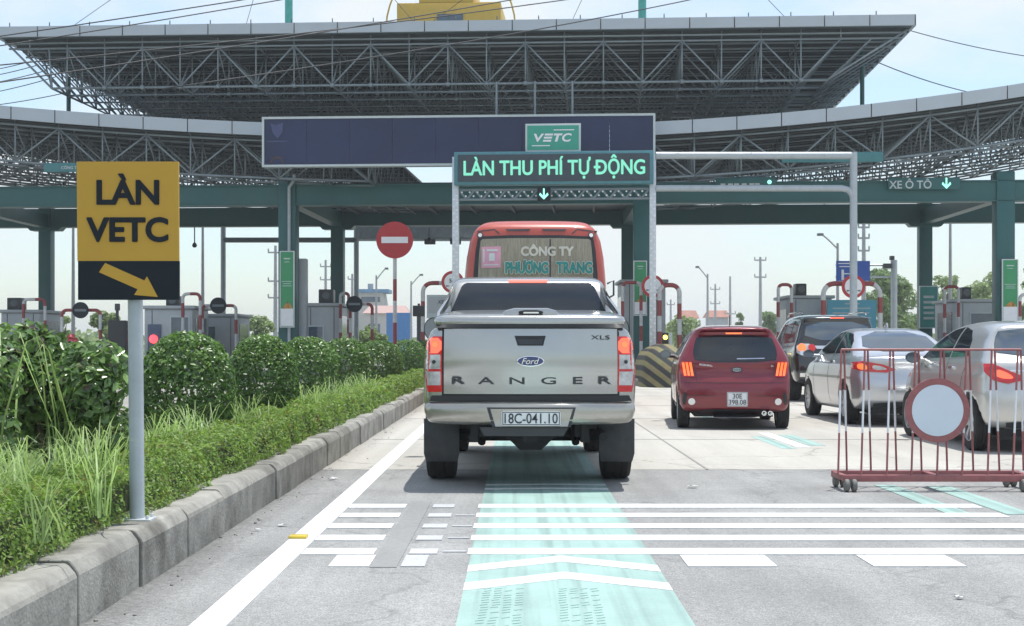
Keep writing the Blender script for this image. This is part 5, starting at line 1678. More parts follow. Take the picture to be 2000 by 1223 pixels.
car.patch('chrome_garnish', [(-.50, 1.165), (.50, 1.165), (.46, 1.10), (-.46, 1.10)], M['chrome'], off=.02)
for sg in (-1, 1):
    lc = car.patch('tail_lamp', chaikin([(sg * .86, 1.22), (sg * .52, 1.20), (sg * .50, 1.02), (sg * .86, .95)], 1), M['lamp_clear'], off=.015)
    car.patch('lit_lens', ellipse(sg * .755, 1.125, .085, .085, 20), M['lamp_hot'] if sg < 0 else M['lamp_red'], off=.026, parent=lc)
    car.patch('red_lens', ellipse(sg * .555, 1.125, .075, .075, 20), M['lamp_red'], off=.026, parent=lc)
    car.patch('round_lens', ellipse(sg * .75, 1.015, .05, .05, 16), M['chrome'], off=.028, parent=lc)
car.patch('bumper_trim', [(-.8, .60), (.8, .60), (.8, .52), (-.8, .52)], M['chrome'], off=.02)
number_plate(car, 0, .86, .285, .2, [])
car.side('side_window', [(.45, 1.24), (.6, 1.6), (1.2, 1.7), (1.2, 1.22)], M['glass'])
car.side('side_window', [(1.26, 1.22), (1.26, 1.7), (2.1, 1.7), (2.1, 1.2)], M['glass'])
car.side('side_window', [(2.18, 1.2), (2.18, 1.7), (2.5, 1.66), (3.1, 1.2)], M['glass'])
for a, b in (((2.14, .5), (2.14, 1.2)), ((1.23, .85), (1.23, 1.2)), ((3.1, .5), (3.15, 1.15))): car.side('door_seam', seam(a, b, .01), M['dark_trim'], off=.003)
car.side('sill_trim', [(1.5, .42), (1.5, .52), (3.2, .52), (3.2, .42)], M['chrome'])
car.mirrors(1.02, 3.1, 1.22, .2, .17, M['black'])

# ------------------------------------------------------------------ silver saloon
car = Car('saloon_car', 'silver saloon with sloping rear screen behind the mobile barrier', 'car', 5.80, 20.6, .0)
low = dict(side=[(.14, .30), (.04, .38), (.0, .52), (.01, .68), (.07, .82), (.03, 1.0), (.12, 1.03), (.9, 1.045), (2.7, 1.0), (3.7, .90), (4.4, .68), (4.55, .48), (4.5, .2), (3.4, .18), (.6, .2)],
           hw=[(.2, .80), (.4, .86), (.7, .88), (.9, .85), (1.0, .79), (1.06, .70)], plan=[(0, -.12), (.2, -.04), (.5, 0), (3.6, 0), (4.2, -.08), (4.6, -.3)], bow=.2, bowl=1.1, k=.05)
cabn = dict(side=[(.70, 1.0), (.95, 1.13), (1.5, 1.38), (1.95, 1.455), (2.4, 1.45), (2.85, 1.34), (3.55, 1.0), (3.5, .88), (.75, .88)],
            hw=[(.9, .80), (1.0, .775), (1.12, .73), (1.3, .63), (1.4, .57), (1.47, .5)], k=.07)
car.solid('body', [low, cabn], M['silver_paint'], (-1.0, -.15, .1), (1.0, 4.7, 1.6), .032, wheels=[(.98, .31, .37, .5), (3.62, .31, .37, .5)])
for k in (-1, 1):
    for y in (.98, 3.62): car.wheel(k * .775, y, .315, .2, 10)
mb = MB(); mb.bx(-.6, .6, .3, 4.2, .18, .4); mb.build('underbody', M['underbody'], car.root)
car.patch('rear_window', chaikin([(-.46, 1.395), (.46, 1.395), (.60, 1.09), (-.60, 1.09)], 1), M['glass_sky'], off=.008, step=.04)
for sg in (-1, 1):
    lc = car.patch('tail_lamp', [(sg * a, z) for a, z in ((.96, .93), (.80, .955), (.50, .90), (.32, .83), (.45, .79), (.75, .80), (.95, .84))], M['lamp_red'], off=.018, ang=sg * -14)
    car.patch('lit_lens', chaikin([(sg * a, z) for a, z in ((.88, .91), (.76, .92), (.70, .83), (.86, .83))], 1), M['lamp_hot'], off=.028, ang=sg * -14, parent=lc)
    car.patch('clear_lens', chaikin([(sg * a, z) for a, z in ((.66, .90), (.52, .88), (.42, .83), (.64, .82))], 1), M['lamp_clear'], off=.028, ang=sg * -14, parent=lc)
x, z = 0, .84
bd = car.patch('round_badge', ellipse(x, z, .055, .045, 22), M['chrome'], off=.012)
number_plate(car, 0, .66, .285, .2, [])
car.patch('lower_valance', chaikin([(-.62, .36), (.62, .36), (.6, .27), (-.6, .27)], 1), M['dark_trim'], off=.012)
mb = MB()
mb.prism([(1.75, 1.45), (2.0, 1.455), (1.78, 1.53)], -.012, .012, 'x'); mb.build('roof_fin', M['silver_paint'], car.root, bevel=.004)
car.side('side_window', [(1.05, 1.07), (1.3, 1.25), (1.6, 1.36), (2.0, 1.39), (2.0, 1.05)], M['glass'])
car.side('side_window', [(2.07, 1.05), (2.07, 1.39), (2.4, 1.38), (2.75, 1.28), (3.25, 1.03)], M['glass'])
for a, b in (((2.03, .3), (2.03, 1.04)), ((3.1, .35), (3.15, 1.0)), ((1.3, .65), (1.12, 1.0))): car.side('door_seam', seam(a, b, .008), M['black'], off=.002)
for y in (1.72, 2.75): car.side('door_handle', rrect(y, y + .15, .91, .94, .012), M['chrome'], off=.025)
car.mirrors(.98, 3.05, 1.04, .18, .13, M['silver_paint'])

# ------------------------------------------------------------------ pale hatchback at the right edge
car = Car('compact_hatchback', 'pale silver hatchback cut by the right edge behind the round barrier disc', 'car', 5.95, 15.55, .0)
low = dict(side=[(.12, .28), (.03, .36), (.0, .50), (.0, .66), (.06, .80), (.08, .98), (.2, 1.03), (.6, 1.04), (2.5, .98), (3.25, .88), (3.7, .68), (3.88, .48), (3.82, .2), (3.0, .18), (.6, .2)],
           hw=[(.2, .76), (.4, .83), (.65, .85), (.85, .835), (1.0, .78), (1.06, .72)], plan=[(0, -.1), (.2, -.03), (.5, 0), (3.0, 0), (3.5, -.08), (3.9, -.3)], bow=.17, bowl=.9, k=.05)
cabn = dict(side=[(.08, .9), (.14, 1.02), (.36, 1.30), (.36, 1.40), (.5, 1.44), (.9, 1.47), (1.4, 1.475), (1.95, 1.43), (2.35, 1.31), (3.0, .97), (2.95, .85), (.2, .85)],
            hw=[(.85, .81), (1.0, .785), (1.15, .73), (1.3, .655), (1.42, .58), (1.48, .5)], bow=.12, bowl=1.0, k=.08)
car.solid('body', [low, cabn], M['champagne_paint'], (-.95, -.15, .1), (.95, 4.0, 1.62), .028, wheels=[(.65, .3, .36, .5), (3.14, .3, .36, .5)])
for k in (-1, 1):
    for y in (.65, 3.14): car.wheel(k * .745, y, .3, .195, 7)
mb = MB(); mb.bx(-.6, .6, .3, 3.5, .18, .4); mb.build('underbody', M['underbody'], car.root)
car.patch('rear_window', chaikin([(-.56, 1.375), (.56, 1.375), (.63, 1.25), (.68, 1.07), (-.68, 1.07), (-.63, 1.25)], 1), M['glass_sky'], off=.008, step=.04)
car.patch('high_brake_lamp', [(-.15, 1.415), (.15, 1.415), (.15, 1.395), (-.15, 1.395)], M['lamp_brake'], off=.02)
for sg in (-1, 1):
    # lamp wraps the corner
    lc = car.patch('tail_lamp', [(sg * a, z) for a, z in ((.72, .985), (.60, .985), (.36, .86), (.34, .80), (.45, .77), (.58, .80), (.69, .90))], M['lamp_red'], off=.02, ang=sg * -48, step=.03)
    car.patch('lit_lens', chaikin([(sg * a, z) for a, z in ((.56, .93), (.45, .88), (.40, .82), (.50, .82), (.58, .86))], 1), M['lamp_brake'], off=.03, ang=sg * -48, step=.03, parent=lc)
number_plate(car, 0, .70, .47, .11, [])
car.patch('plate_recess', [(-.32, .79), (.32, .79), (.29, .60), (-.29, .60)], M['dark_trim'], off=.004)
car.patch('lower_valance', chaikin([(-.6, .36), (.6, .36), (.56, .26), (-.56, .26)], 1), M['dark_trim'], off=.012)
car.patch('chrome_script', [(-.55, .90), (-.25, .90), (-.25, .915), (-.55, .915)], M['chrome'], off=.006)
car.side('side_window', [(.88, 1.06), (1.0, 1.25), (1.2, 1.36), (1.5, 1.40), (1.5, 1.04)], M['glass'])
car.side('side_window', [(1.57, 1.04), (1.57, 1.40), (1.9, 1.37), (2.2, 1.27), (2.72, 1.02)], M['glass'])
for a, b in (((1.53, .3), (1.53, 1.03)), ((2.6, .35), (2.65, .98)), ((.95, .6), (.82, 1.0))): car.side('door_seam', seam(a, b, .008), M['black'], off=.002)
for y in (1.25, 2.2): car.side('door_handle', rrect(y, y + .15, .91, .94, .012), M['chrome'], off=.025)
car.mirrors(.95, 2.55, 1.03, .19, .14, M['champagne_paint'])
# ------------------------------------------------------------------ wheeled barrier
by = 11.87
bt = thing('mobile_barrier', 'red and white wheeled barrier with a blank red ringed disc', 'barrier', (xx(1820, by), by, 0), 0)
def bX(px): return xx(px, by) - xx(1820, by)
zt_ = zz(683, by)
TOP = [1646, 1692, 1741.5, 1791, 1840.5, 1890.5, 1940, 1991]
BOT = [(1637, 1654), (1682, 1701), (1732, 1751), (1780, 1800), (1830, 1850), (1879, 1901), (1929, 1952), (1978, 1999)]
zb0 = .135
mb = MB(); mb.tube((bX(1643), 0, zt_), (bX(1994), 0, zt_), .011, 8); mb.build('top_rail', M['barrier_red'], bt)
for i, (tp, (ba, bb)) in enumerate(zip(TOP, BOT)):
    for bpx, dy in ((ba, -.2), (bb, .2)):
        f = 1 + dy / by
        a = Vector((bX(tp) + (.012 if dy > 0 else -.012), 0, zt_)); b = Vector(((xx(bpx, by) * f) - xx(1820, by), dy, zb0))
        p = a.lerp(b, .33); q_ = a.lerp(b, .67)
        mb = MB()
        mb.mi = 0; mb.tube(a, p, .0088, 8); mb.mi = 1; mb.tube(p, q_, .0088, 8); mb.mi = 0; mb.tube(q_, b, .0088, 8)
        mb.build('bar', [M['barrier_red'], M['barrier_white']], bt)
mb = MB()
xa, xb = bX(1637) - .01, bX(2006)
for dy in (-.2, .2): mb.bx(xa, xb, dy - .025, dy + .025, zb0 - .055, zb0)
for x in (xa + .025, (xa + xb) / 2, xb - .025): mb.bx(x - .025, x + .025, -.174, .174, zb0 - .05, zb0 - .005)
mb.build('base_frame', M['barrier_red'], bt, bevel=.004)
for x in (xa + .06, xb - .08):
    for dy in (-.2, .2):
        mb = MB()
        for k in (-.03, .03): mb.lathe([(.001, -.02), (.042, -.02), (.052, -.012), (.052, .012), (.042, .02), (.001, .02)], (x + k, dy - .02, .052), 'x', 20)
        mb.bx(x - .008, x + .008, dy - .03, dy + .03, .05, .1)
        mb.build('caster', mat('caster_rubber', (.16, .16, .15), .7), bt)
rc = 62 * by / FOC
cx_, cz_ = bX(1820), zz(800, by)
mb = MB(); mb.disc((cx_, -.16, cz_), rc, .015, 48); dk = mb.build('disc', M['barrier_red'], bt)
mb = MB(); mb.disc((cx_, -.166, cz_), rc * .8, .01, 48); mb.build('disc_face', M['pale_disc'], dk)

# ------------------------------------------------------------------ leaves
def leaf_mesh(name, P, Nrm, size, m, parent=None, aspect=.55, up=.25, jitter=.8, fold=.25):
    n = len(P)
    if np.isscalar(size): size = np.full(n, size)
    size = size * RNG.uniform(.7, 1.3, n)
    N_ = Nrm + RNG.normal(0, jitter, (n, 3)); N_[:, 2] += up
    N_ /= np.linalg.norm(N_, axis=1, keepdims=True) + 1e-9
    T = RNG.normal(0, 1, (n, 3)); T[:, 2] += .3
    T -= N_ * (T * N_).sum(1, keepdims=True); T /= np.linalg.norm(T, axis=1, keepdims=True) + 1e-9
    B = np.cross(N_, T)
    L = size[:, None]
    W = L * aspect * .5
    V = np.empty((n, 4, 3))
    V[:, 0] = P - T * L * .5
    V[:, 2] = P + T * L * .5
    V[:, 1] = P + B * W + N_ * W * fold * 2
    V[:, 3] = P - B * W + N_ * W * fold * 2
    return tris(name, V.reshape(-1, 3), np.array([[0, 1, 2], [0, 2, 3]]), n, 4, m, parent)

def tris(name, V, pat, n, per, m, parent):
    F = (np.arange(n)[:, None, None] * per + pat[None]).reshape(-1, 3)
    me = bpy.data.meshes.new(name)
    me.vertices.add(len(V)); me.vertices.foreach_set('co', V.astype(np.float32).ravel())
    me.loops.add(len(F) * 3); me.loops.foreach_set('vertex_index', F.astype(np.int32).ravel())
    me.polygons.add(len(F)); me.polygons.foreach_set('loop_start', np.arange(0, len(F) * 3, 3, dtype=np.int32))
    me.update(calc_edges=True)
    return link_mesh(name, me, m, parent)

def lumps(D, k=4, amp=.12, seed=0):
    r = np.random.default_rng(seed)
    s = np.zeros(len(D))
    for i in range(k * 3):
        c = r.normal(0, 1, 3); c /= np.linalg.norm(c)
        s += np.exp(-((D - c) ** 2).sum(1) / .22) * r.uniform(-1, 1)
    return 1 + amp * s

def ball_points(n, rx, ry, rz_, seed, shell=.22, amp=.08, flat=.0, zmin=-1):
    r = np.random.default_rng(seed)
    D = r.normal(0, 1, (n * 2, 3)); D /= np.linalg.norm(D, axis=1, keepdims=True)
    D = D[D[:, 2] > zmin][:n]
    rad = lumps(D, 5, amp, seed) * (1 - shell * r.uniform(0, 1, len(D)) ** 1.6)
    P = D * rad[:, None]
    # squarer clipped outline
    P = np.sign(P) * np.abs(P) ** .88
    P *= 1 + (r.random(len(P)) < .06)[:, None] * r.uniform(.02, .07, (len(P), 1))
    return P * np.array([rx, ry, rz_]), D

BUSH = [(13.0, -2.98, 180), (16.9, -2.98, 130), (20.8, -3.04, 116), (25.4, -3.02, 100), (31.2, -2.98, 92), (38.5, -2.95, 80), (45.5, -2.98, 66)]
NOTES = ['big dark clipped bush just right of the yellow sign pole', 'clipped round bush second right from the yellow sign pole', 'clipped bush in the middle of the row before the left green banner',
         'clipped bush fourth in the row from the sign pole', 'clipped bush before the no entry sign pole', 'small clipped bush left of the pickup mirror', 'farthest clipped bush hidden at the pickup corner']
for i, (y, x, wpx) in enumerate(BUSH):
    r = max(.40, wpx * y / FOC / 2) * 1.02
    t = thing('clipped_bush', NOTES[i], 'bush', (x, y, .235), 0, 'clipped bushes in the planted strip')
    n = int(9500 * min(1, 13 / y) ** .7)
    H = .55
    P, D = ball_points(n, r, r * 1.12, H, 20 + i, .2, .06)
    P[:, 2] += H - .03
    P = P[P[:, 2] > .02]; D = D[:len(P)]
    Dn = P - np.array([0, 0, H]); Dn /= np.linalg.norm(Dn, axis=1, keepdims=True) + 1e-9
    leaf_mesh('foliage', P, Dn, .046 * (1 + .016 * (y - 13)), M['bush'], t, aspect=.6, up=.35, jitter=.6)
    # young shoots standing out of the top
    q = P[(P[:, 2] > H * 1.25)]
    q = q[RNG.random(len(q)) < .10] * np.array([1.03, 1.03, 1.0]) + np.array([0, 0, .03])
    if False: leaf_mesh('young_shoots', q + RNG.normal(0, .01, q.shape), np.tile([0, 0, .2], (len(q), 1)), .055, M['hedge'], t, aspect=.5, up=0, jitter=1)
    mb = MB()
    for k in range(5):
        a = k * 1.3
        mb.tube((.03 * math.cos(a), .03 * math.sin(a), 0), (r * .5 * math.cos(a), r * .5 * math.sin(a), .5), .018, 6, .008)
    mb.build('stems', M['bark'], t)

def loose_shrub(label, x, y, r, H, n, seed, lsize, m, base=.235, flowers=0):
    t = thing('leafy_shrub', label, 'shrub', (x, y, base), 0)
    pts, nr = [], []
    rr = random.Random(seed)
    for k in range(11):
        a = rr.uniform(0, 6.28); d = r * rr.uniform(.1, .75); h = H * rr.uniform(.35, .9)
        q = r * rr.uniform(.3, .5)
        P, D = ball_points(n // 11, q, q, q * .9, seed + k, .5, .2)
        pts.append(P + np.array([d * math.cos(a), d * math.sin(a), h])); nr.append(D)
    P = np.concatenate(pts); D = np.concatenate(nr)
    k = (P[:, 2] > .02) & (P[:, 2] < H * 1.08)
    leaf_mesh('foliage', P[k], D[k], lsize, m, t, aspect=.6, up=.3, jitter=.5)
    mb = MB()
    for k in range(7):
        a = rr.uniform(0, 6.28); d = r * rr.uniform(.3, .7)
        mb.tube((.05 * math.cos(a), .05 * math.sin(a), 0), (d * math.cos(a), d * math.sin(a), H * .8), .018, 6, .006)
    mb.build('stems', M['bark'], t)
    if flowers:
        for (fx, fy, fz) in flowers:
            P2 = np.array([fx, fy, fz]) + RNG.normal(0, .010, (14, 3))
            leaf_mesh('flower', P2, np.tile([0, -1, .4], (14, 1)), .035, M['flower'], t, aspect=.9)
    return t
loose_shrub('broad leaved dark shrub with red leaves behind the yellow sign pole', -2.98, 9.4,   .66, 1.12, 6500, 61, .075, M['shrub'], flowers=[(.21, -.45, 1.0)])
loose_shrub('loose leafy shrub at the far left edge below the booth', -3.25, 8.1, .55, .98, 4200, 85, .075, M['shrub'])
loose_shrub('loose shrub outside the left edge nearest the camera', -2.95, 6.0, .5, .8, 2500, 97, .075, M['shrub'])

M['twig'] = mat('dark_green_twigs', (.05, .06, .025), .9, 0, var=.4, scale=30)  # dark green colour for the solid core of the hedge
# low clipped hedge along the kerb
hx0, hx1 = -2.62, KX - .17
def hedge_points(y0, y1, dens, seed):
    r = np.random.default_rng(seed)
    P, N_ = [], []
    L_ = y1 - y0
    def wob(y, k): return .03 * np.sin(y * 1.7 + k) + .02 * np.sin(y * 4.3 + 2 * k) + .015 * np.sin(y * 11 + k)
    # roadside face
    n = int(L_ * .36 * dens)
    y = r.uniform(y0, y1, n); z = r.uniform(.22, .525, n) ** 1.0
    x = hx1 + wob(y, 0) - .10 * ((z - .22) / .31) ** 3 - np.abs(r.normal(0, .035, n)) + .02
    P.append(np.stack([x, y, z], 1)); N_.append(np.tile([1, -.2, .4], (n, 1)))
    # top
    n = int(L_ * .55 * dens)
    y = r.uniform(y0, y1, n); x = r.uniform(hx0, hx1 - .04, n)
    z = .505 + wob(y, 3) + .02 * np.sin(x * 14 + y * 3) - np.abs(r.normal(0, .03, n)) + .03 * r.random(n)
    P.append(np.stack([x, y, z], 1)); N_.append(np.tile([0, 0, 1], (n, 1)))
    # near end
    n = int(.7 * .36 * dens)
    P.append(np.stack([r.uniform(hx0, hx1, n), y0 + np.abs(r.normal(0, .05, n)), r.uniform(.24, .50, n)], 1)); N_.append(np.tile([0, -1, .3], (n, 1)))
    return np.concatenate(P), np.concatenate(N_)
hp, hn, hs = [], [], []
for y0, y1, dens, sz in ((2.6, 5.5, 4200, .026), (5.5, 9, 4200, .026), (9, 14, 2600, .034), (14, 22, 1500, .045), (22, 34, 800, .06), (34, 48, 450, .08)):
    P, N_ = hedge_points(y0, y1, dens, int(y0 * 10))
    if y0 > 3: P, N_ = P[:-int(.7 * .36 * dens)], N_[:-int(.7 * .36 * dens)]
    # keep the foot of the sign pole free
    k = ~((np.abs(P[:, 0] + 1.98) < .07) & (np.abs(P[:, 1] - sy) < .06))
    P, N_ = P[k], N_[k]
    hp.append(P); hn.append(N_); hs.append(np.full(len(P), sz))
ht = thing('low_hedge', 'low clipped yellow-green hedge running along the top of the kerb', 'hedge', (0, 0, 0))
leaf_mesh('foliage', np.concatenate(hp), np.concatenate(hn), np.concatenate(hs), M['hedge'], ht, aspect=.5, up=.3, jitter=.7)
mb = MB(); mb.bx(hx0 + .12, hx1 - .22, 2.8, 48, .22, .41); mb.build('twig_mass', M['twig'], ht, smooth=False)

# grass
def blades(name, X, Y, Z, H, W, lean, m, seed):
    r = np.random.default_rng(seed)
    n = len(X)
    a = r.uniform(0, 2 * np.pi, n)
    dx, dy = np.cos(a), np.sin(a)
    V = np.empty((n, 7, 3))
    L_ = lean * H * r.uniform(.4, 1.3, n)
    prof = [(0, 0, 1), (.45, .18, .95), (.85, .6, .6), (.95 , 1.0, 0)]
    for i, (h, l, w) in enumerate(prof):
        drop = r.uniform(.75, 1.05, n) if i == 3 else 1
        cx = X + dx * L_ * l; cy = Y + dy * L_ * l; cz = Z + H * h * drop
        if i < 3:
            V[:, 2 * i] = np.stack([cx - dy * W * w / 2, cy + dx * W * w / 2, cz], 1)
            V[:, 2 * i + 1] = np.stack([cx + dy * W * w / 2, cy - dx * W * w / 2, cz], 1)
        else: V[:, 6] = np.stack([cx, cy, cz], 1)
    pat = np.array([[0, 1, 3], [0, 3, 2], [2, 3, 5], [2, 5, 4], [4, 5, 6]])
    o = tris(name, V.reshape(-1, 3), pat, n, 7, m, None)
    for p in o.data.polygons: p.use_smooth = True
    o['kind'] = 'stuff'
    return o
r = np.random.default_rng(5)
n1 = 9000
X = r.uniform(-4.5, -2.5, n1); Y = 3 + 40 * r.random(n1) ** 1.7
blades('grass', X, Y, np.full(n1, .23), r.uniform(.10, .28, n1), r.uniform(.006, .014, n1), .6, M['grass'], 6)
cl = []
for cx, cy, s_, k in ((-2.75, 6.6, .22, 130), (-2.55, 7.1, .2, 110), (-2.9, 7.5, .25, 130), (-2.45, 6.2, .16, 60), (-3.2, 6.9, .2, 80), (-2.5, 8.3, .18, 70), (-2.6, 10.3, .2, 60), (-2.55, 11.3, .2, 60),
                     (-2.62, 13.2, .25, 60), (-2.6, 17, .3, 60), (-2.62, 20, .4, 70), (-2.6, 23.5, .4, 70), (-2.3, 5.6, .12, 24), (-2.02, 6.1, .06, 9), (-2.05, 5.0, .06, 9), (-2.04, 6.95, .08, 9), (-3.4, 8.8, .2, 50), (-3.3, 7.8, .2, 60)):
    q = np.stack([r.normal(cx, s_ * .5, k), r.normal(cy, s_, k)], 1); cl.append(q); cl.append(q + r.normal(0, .05, q.shape))
Q = np.concatenate(cl); n2 = len(Q)
blades('tall_grass', Q[:, 0], Q[:, 1], np.where(Q[:, 0] > -2.6, .36, .24), r.uniform(.2, .46, n2), r.uniform(.006, .013, n2), .85, M['grass'], 9)

k = 24
rx_ = np.concatenate([r.normal(-3.15, .25, k // 2), r.normal(-2.75, .12, k // 2)]); ry_ = np.concatenate([r.normal(8.7, .35, k // 2), r.normal(9.0, .2, k // 2)])
blades('reed_grass', rx_, ry_, np.full(k, .24), r.uniform(.8, 1.28, k), r.uniform(.012, .022, k), .35, M['grass'], 19)

# ------------------------------------------------------------------ trees and far things
def tree(label, x, y, h, w, n, seed, m, lsize, trunk=.35, group='trees beyond the toll plaza'):
    t = thing('tree', label, 'tree', (x, y, -.05), 0, group)
    rr = random.Random(seed)
    mb = MB()
    mb.path([(0, 0, 0), (.03 * h, 0, h * .25), (-.01 * h, .02 * h, h * trunk), (0, 0, h * .7)], lambda u: h * .028 * (1 - .7 * u), 8)
    pts, nr = [], []
    for k in range(15):
        a = rr.uniform(0, 6.28); d = w / 2 * math.sqrt(rr.random()) * .85; z = h * (trunk + (1 - trunk) * rr.uniform(.12, .86))
        d *= 1 - .55 * max(0, (z / h - .62) / .38)
        c = (d * math.cos(a), d * math.sin(a), z)
        mb.tube((0, 0, h * rr.uniform(trunk * .7, .55)), c, h * .010, 6, h * .003)
        q = w * rr.uniform(.14, .23)
        P, D = ball_points(n // 15, q, q, q * .75, seed + k, .55, .25)
        pts.append(P + np.array(c)); nr.append(D)
    tr = mb.build('trunk', M['bark'], t)
    leaf_mesh('crown', np.concatenate(pts), np.concatenate(nr), lsize, m, t, aspect=.65, up=.3, jitter=.7)
    return t
def tree_px(label, px0, px1, py, Y, n, seed, m, lsize=.26, trunk=.3):
    x = (xx(px0, Y) + xx(px1, Y)) / 2
    tree(label, x, Y, zz(py, Y), abs(xx(px1, Y) - xx(px0, Y)) * 1.05, n, seed, m, lsize, trunk)
tree_px('full dark green tree right of the blue direction sign', 1685, 1812, 516, 105, 6500, 201, M['tree'])
tree_px('low bushy tree between the blue sign and light blue board', 1700, 1770, 560, 98, 2600, 260, M['tree'], trunk=.15)
tree_px('pale thin tree right of the pale teal notice board', 1805, 1900, 518, 110, 2600, 222, M['tree_pale'])
tree_px('pale spreading tree left of the rightmost teal column', 1855, 1975, 526, 112, 4200, 243, M['tree_pale'])
tree_px('pale green tree left of the rightmost green banner', 1905, 1965, 560, 100, 2200, 244, M['tree_pale'], trunk=.2)
tree_px('tree at the right edge behind the rightmost column', 1985, 2070, 500, 108, 3000, 281, M['tree'])
tree_px('small round tree right of the red roofed houses', 1478, 1530, 605, 150, 1600, 305, M['tree'], .4, .15)
tree_px('slender palm-like tree above the red hatchback roof', 1438, 1452, 607, 150, 500, 317, M['tree_pale'], .4, .5)
tree_px('pale bushy tree left of the red roofed houses', 1300, 1372, 612, 120, 1800, 331, M['tree_pale'], .32, .1)
tree_px('yellow-green tree below the dark pipe guard', 470, 540, 612, 85, 2200, 351, M['tree_pale'], .24, .1)
tree_px('leafy tree behind the black round sign on the left', 175, 250, 596, 80, 2200, 371, M['tree_pale'], .24, .15)
tree_px('small tree between two booths on the left', 372, 396, 606, 80, 900, 391, M['tree_pale'], .24, .1)
tree_px('bushy green tree below the blue harbour-like tower', 690, 752, 622, 75, 1600, 411, M['tree_pale'], .22, .08)
tree_px('dark tree at the left between booth and column', 104, 140, 606, 85, 1000, 431, M['tree_pale'], .24, .1)

# distant belt of low vegetation
r = np.random.default_rng(31)
n = 26000
X = r.uniform(-130, 150, n); Y = r.uniform(165, 235, n)
top = 1.6 + 1.5 * (np.sin(X * .11) * np.sin(X * .037 + 1)) + .9 * np.sin(X * .43 + 2)
Z = r.random(n) ** .7 * np.maximum(.8, top)
belt = leaf_mesh('far_vegetation', np.stack([X, Y, Z], 1), np.tile([0, -.4, .8], (n, 1)), 1.1, M['tree_pale'], None, aspect=.8)
belt['kind'] = 'stuff'
n = 5000
X = r.uniform(-9, 0, n) * 3 - 1; Y = r.uniform(76, 82, n); Z = r.random(n) * (1.0 + .3 * np.sin(X * 1.3))
o = leaf_mesh('roadside_bushes', np.stack([X, Y, Z], 1), np.tile([0, -.4, .8], (n, 1)), .22, M['tree_pale'], None, aspect=.7); o['kind'] = 'stuff'
n = 4200
X = r.uniform(3.2, 5.2, n); Y = r.uniform(48, 60, n); Z = .2 + r.random(n) * .9
o = leaf_mesh('island_bushes', np.stack([X, Y, Z], 1), np.tile([0, -.4, .8], (n, 1)), .13, M['bush'], None, aspect=.7); o['kind'] = 'stuff'

def house(label, px0, px1, py_ridge, py_eave, Y, roof_m, wall_m):
    x0, x1 = xx(px0, Y), xx(px1, Y)
    w = x1 - x0; ze, zr = zz(py_eave, Y), zz(py_ridge, Y)
    t = thing('house', label, 'house', ((x0 + x1) / 2, Y, 0), 0)
    mb = MB(); mb.bx(-w / 2 + .3, w / 2 - .3, 0, w * .8, 0, ze); wl_ = mb.build('wall', wall_m, t)
    mb = MB(); mb.add([(-w / 2, -.4, ze), (w / 2, -.4, ze), (w / 2, w * .8 + .4, ze), (-w / 2, w * .8 + .4, ze), (-w / 2 + w * .12, w * .4, zr), (w / 2 - w * .12, w * .4, zr)],
                      [(0, 1, 5, 4), (2, 3, 4, 5), (1, 2, 5), (3, 0, 4), (3, 2, 1, 0)]); mb.build('roof', roof_m, t, smooth=False)
    for k in (-.25, .22):
        mb = MB(); mb.bx(w * k - .6, w * k + .6, -.05, .05, ze * .35, ze * .75); mb.build('window', M['glass_blue'], wl_)
house('red roofed house left of the utility pole over the red car', 1322, 1366, 606, 622, 165, M['brick_red'], M['plaster'])
house('grey house with red tiled roof right of the lamp post', 1378, 1428, 606, 620, 155, M['brick_red'], M['pole_grey'])
house('low house with pink roof behind the no entry pole', 708, 800, 596, 612, 150, mat('hazy_pink_roof', (.42, .29, .26), .8), M['plaster'])  # pale pink: distance haze is put into the roof colour
tY = 170
t = thing('control_tower', 'pale building with blue overhanging top left of the no entry pole', 'building', (xx(722, tY), tY, 0))
mb = MB(); mb.prism([(-1.4, 0), (2.8, 0), (1.6, zz(572, tY)), (-1.4, zz(572, tY))], 0, 4); mb.build('wall', M['plaster'], t)
mb = MB(); mb.bx(-1.6, 2.3, -.4, 4.2, zz(572, tY), zz(565, tY)); mb.build('roof', M['tower_blue'], t)
mb = MB(); mb.tube((-.1, 2, zz(565, tY)), (-.1, 2, zz(553, tY)), .35, 8); mb.build('tank', M['pole_far'], t)
mb = MB(); mb.bx(-1, 1.2, -.05, .05, zz(590, tY), zz(580, tY)); mb.build('window', M['glass_blue'], t)
hY = 120
t = thing('blue_hoarding', 'bright blue hoarding behind the no entry pole', 'hoarding', (xx(778, hY), hY, 0))
mb = MB(); mb.bx(-1.0, 1.0, 0, .1, .4, zz(611, hY)); mb.build('panel', M['hoarding'], t)
mb = MB()
for k in (-.9, .9): mb.bx(k - .06, k + .06, .1, .25, 0, zz(611, hY))
mb.build('post', M['pole_far'], t)

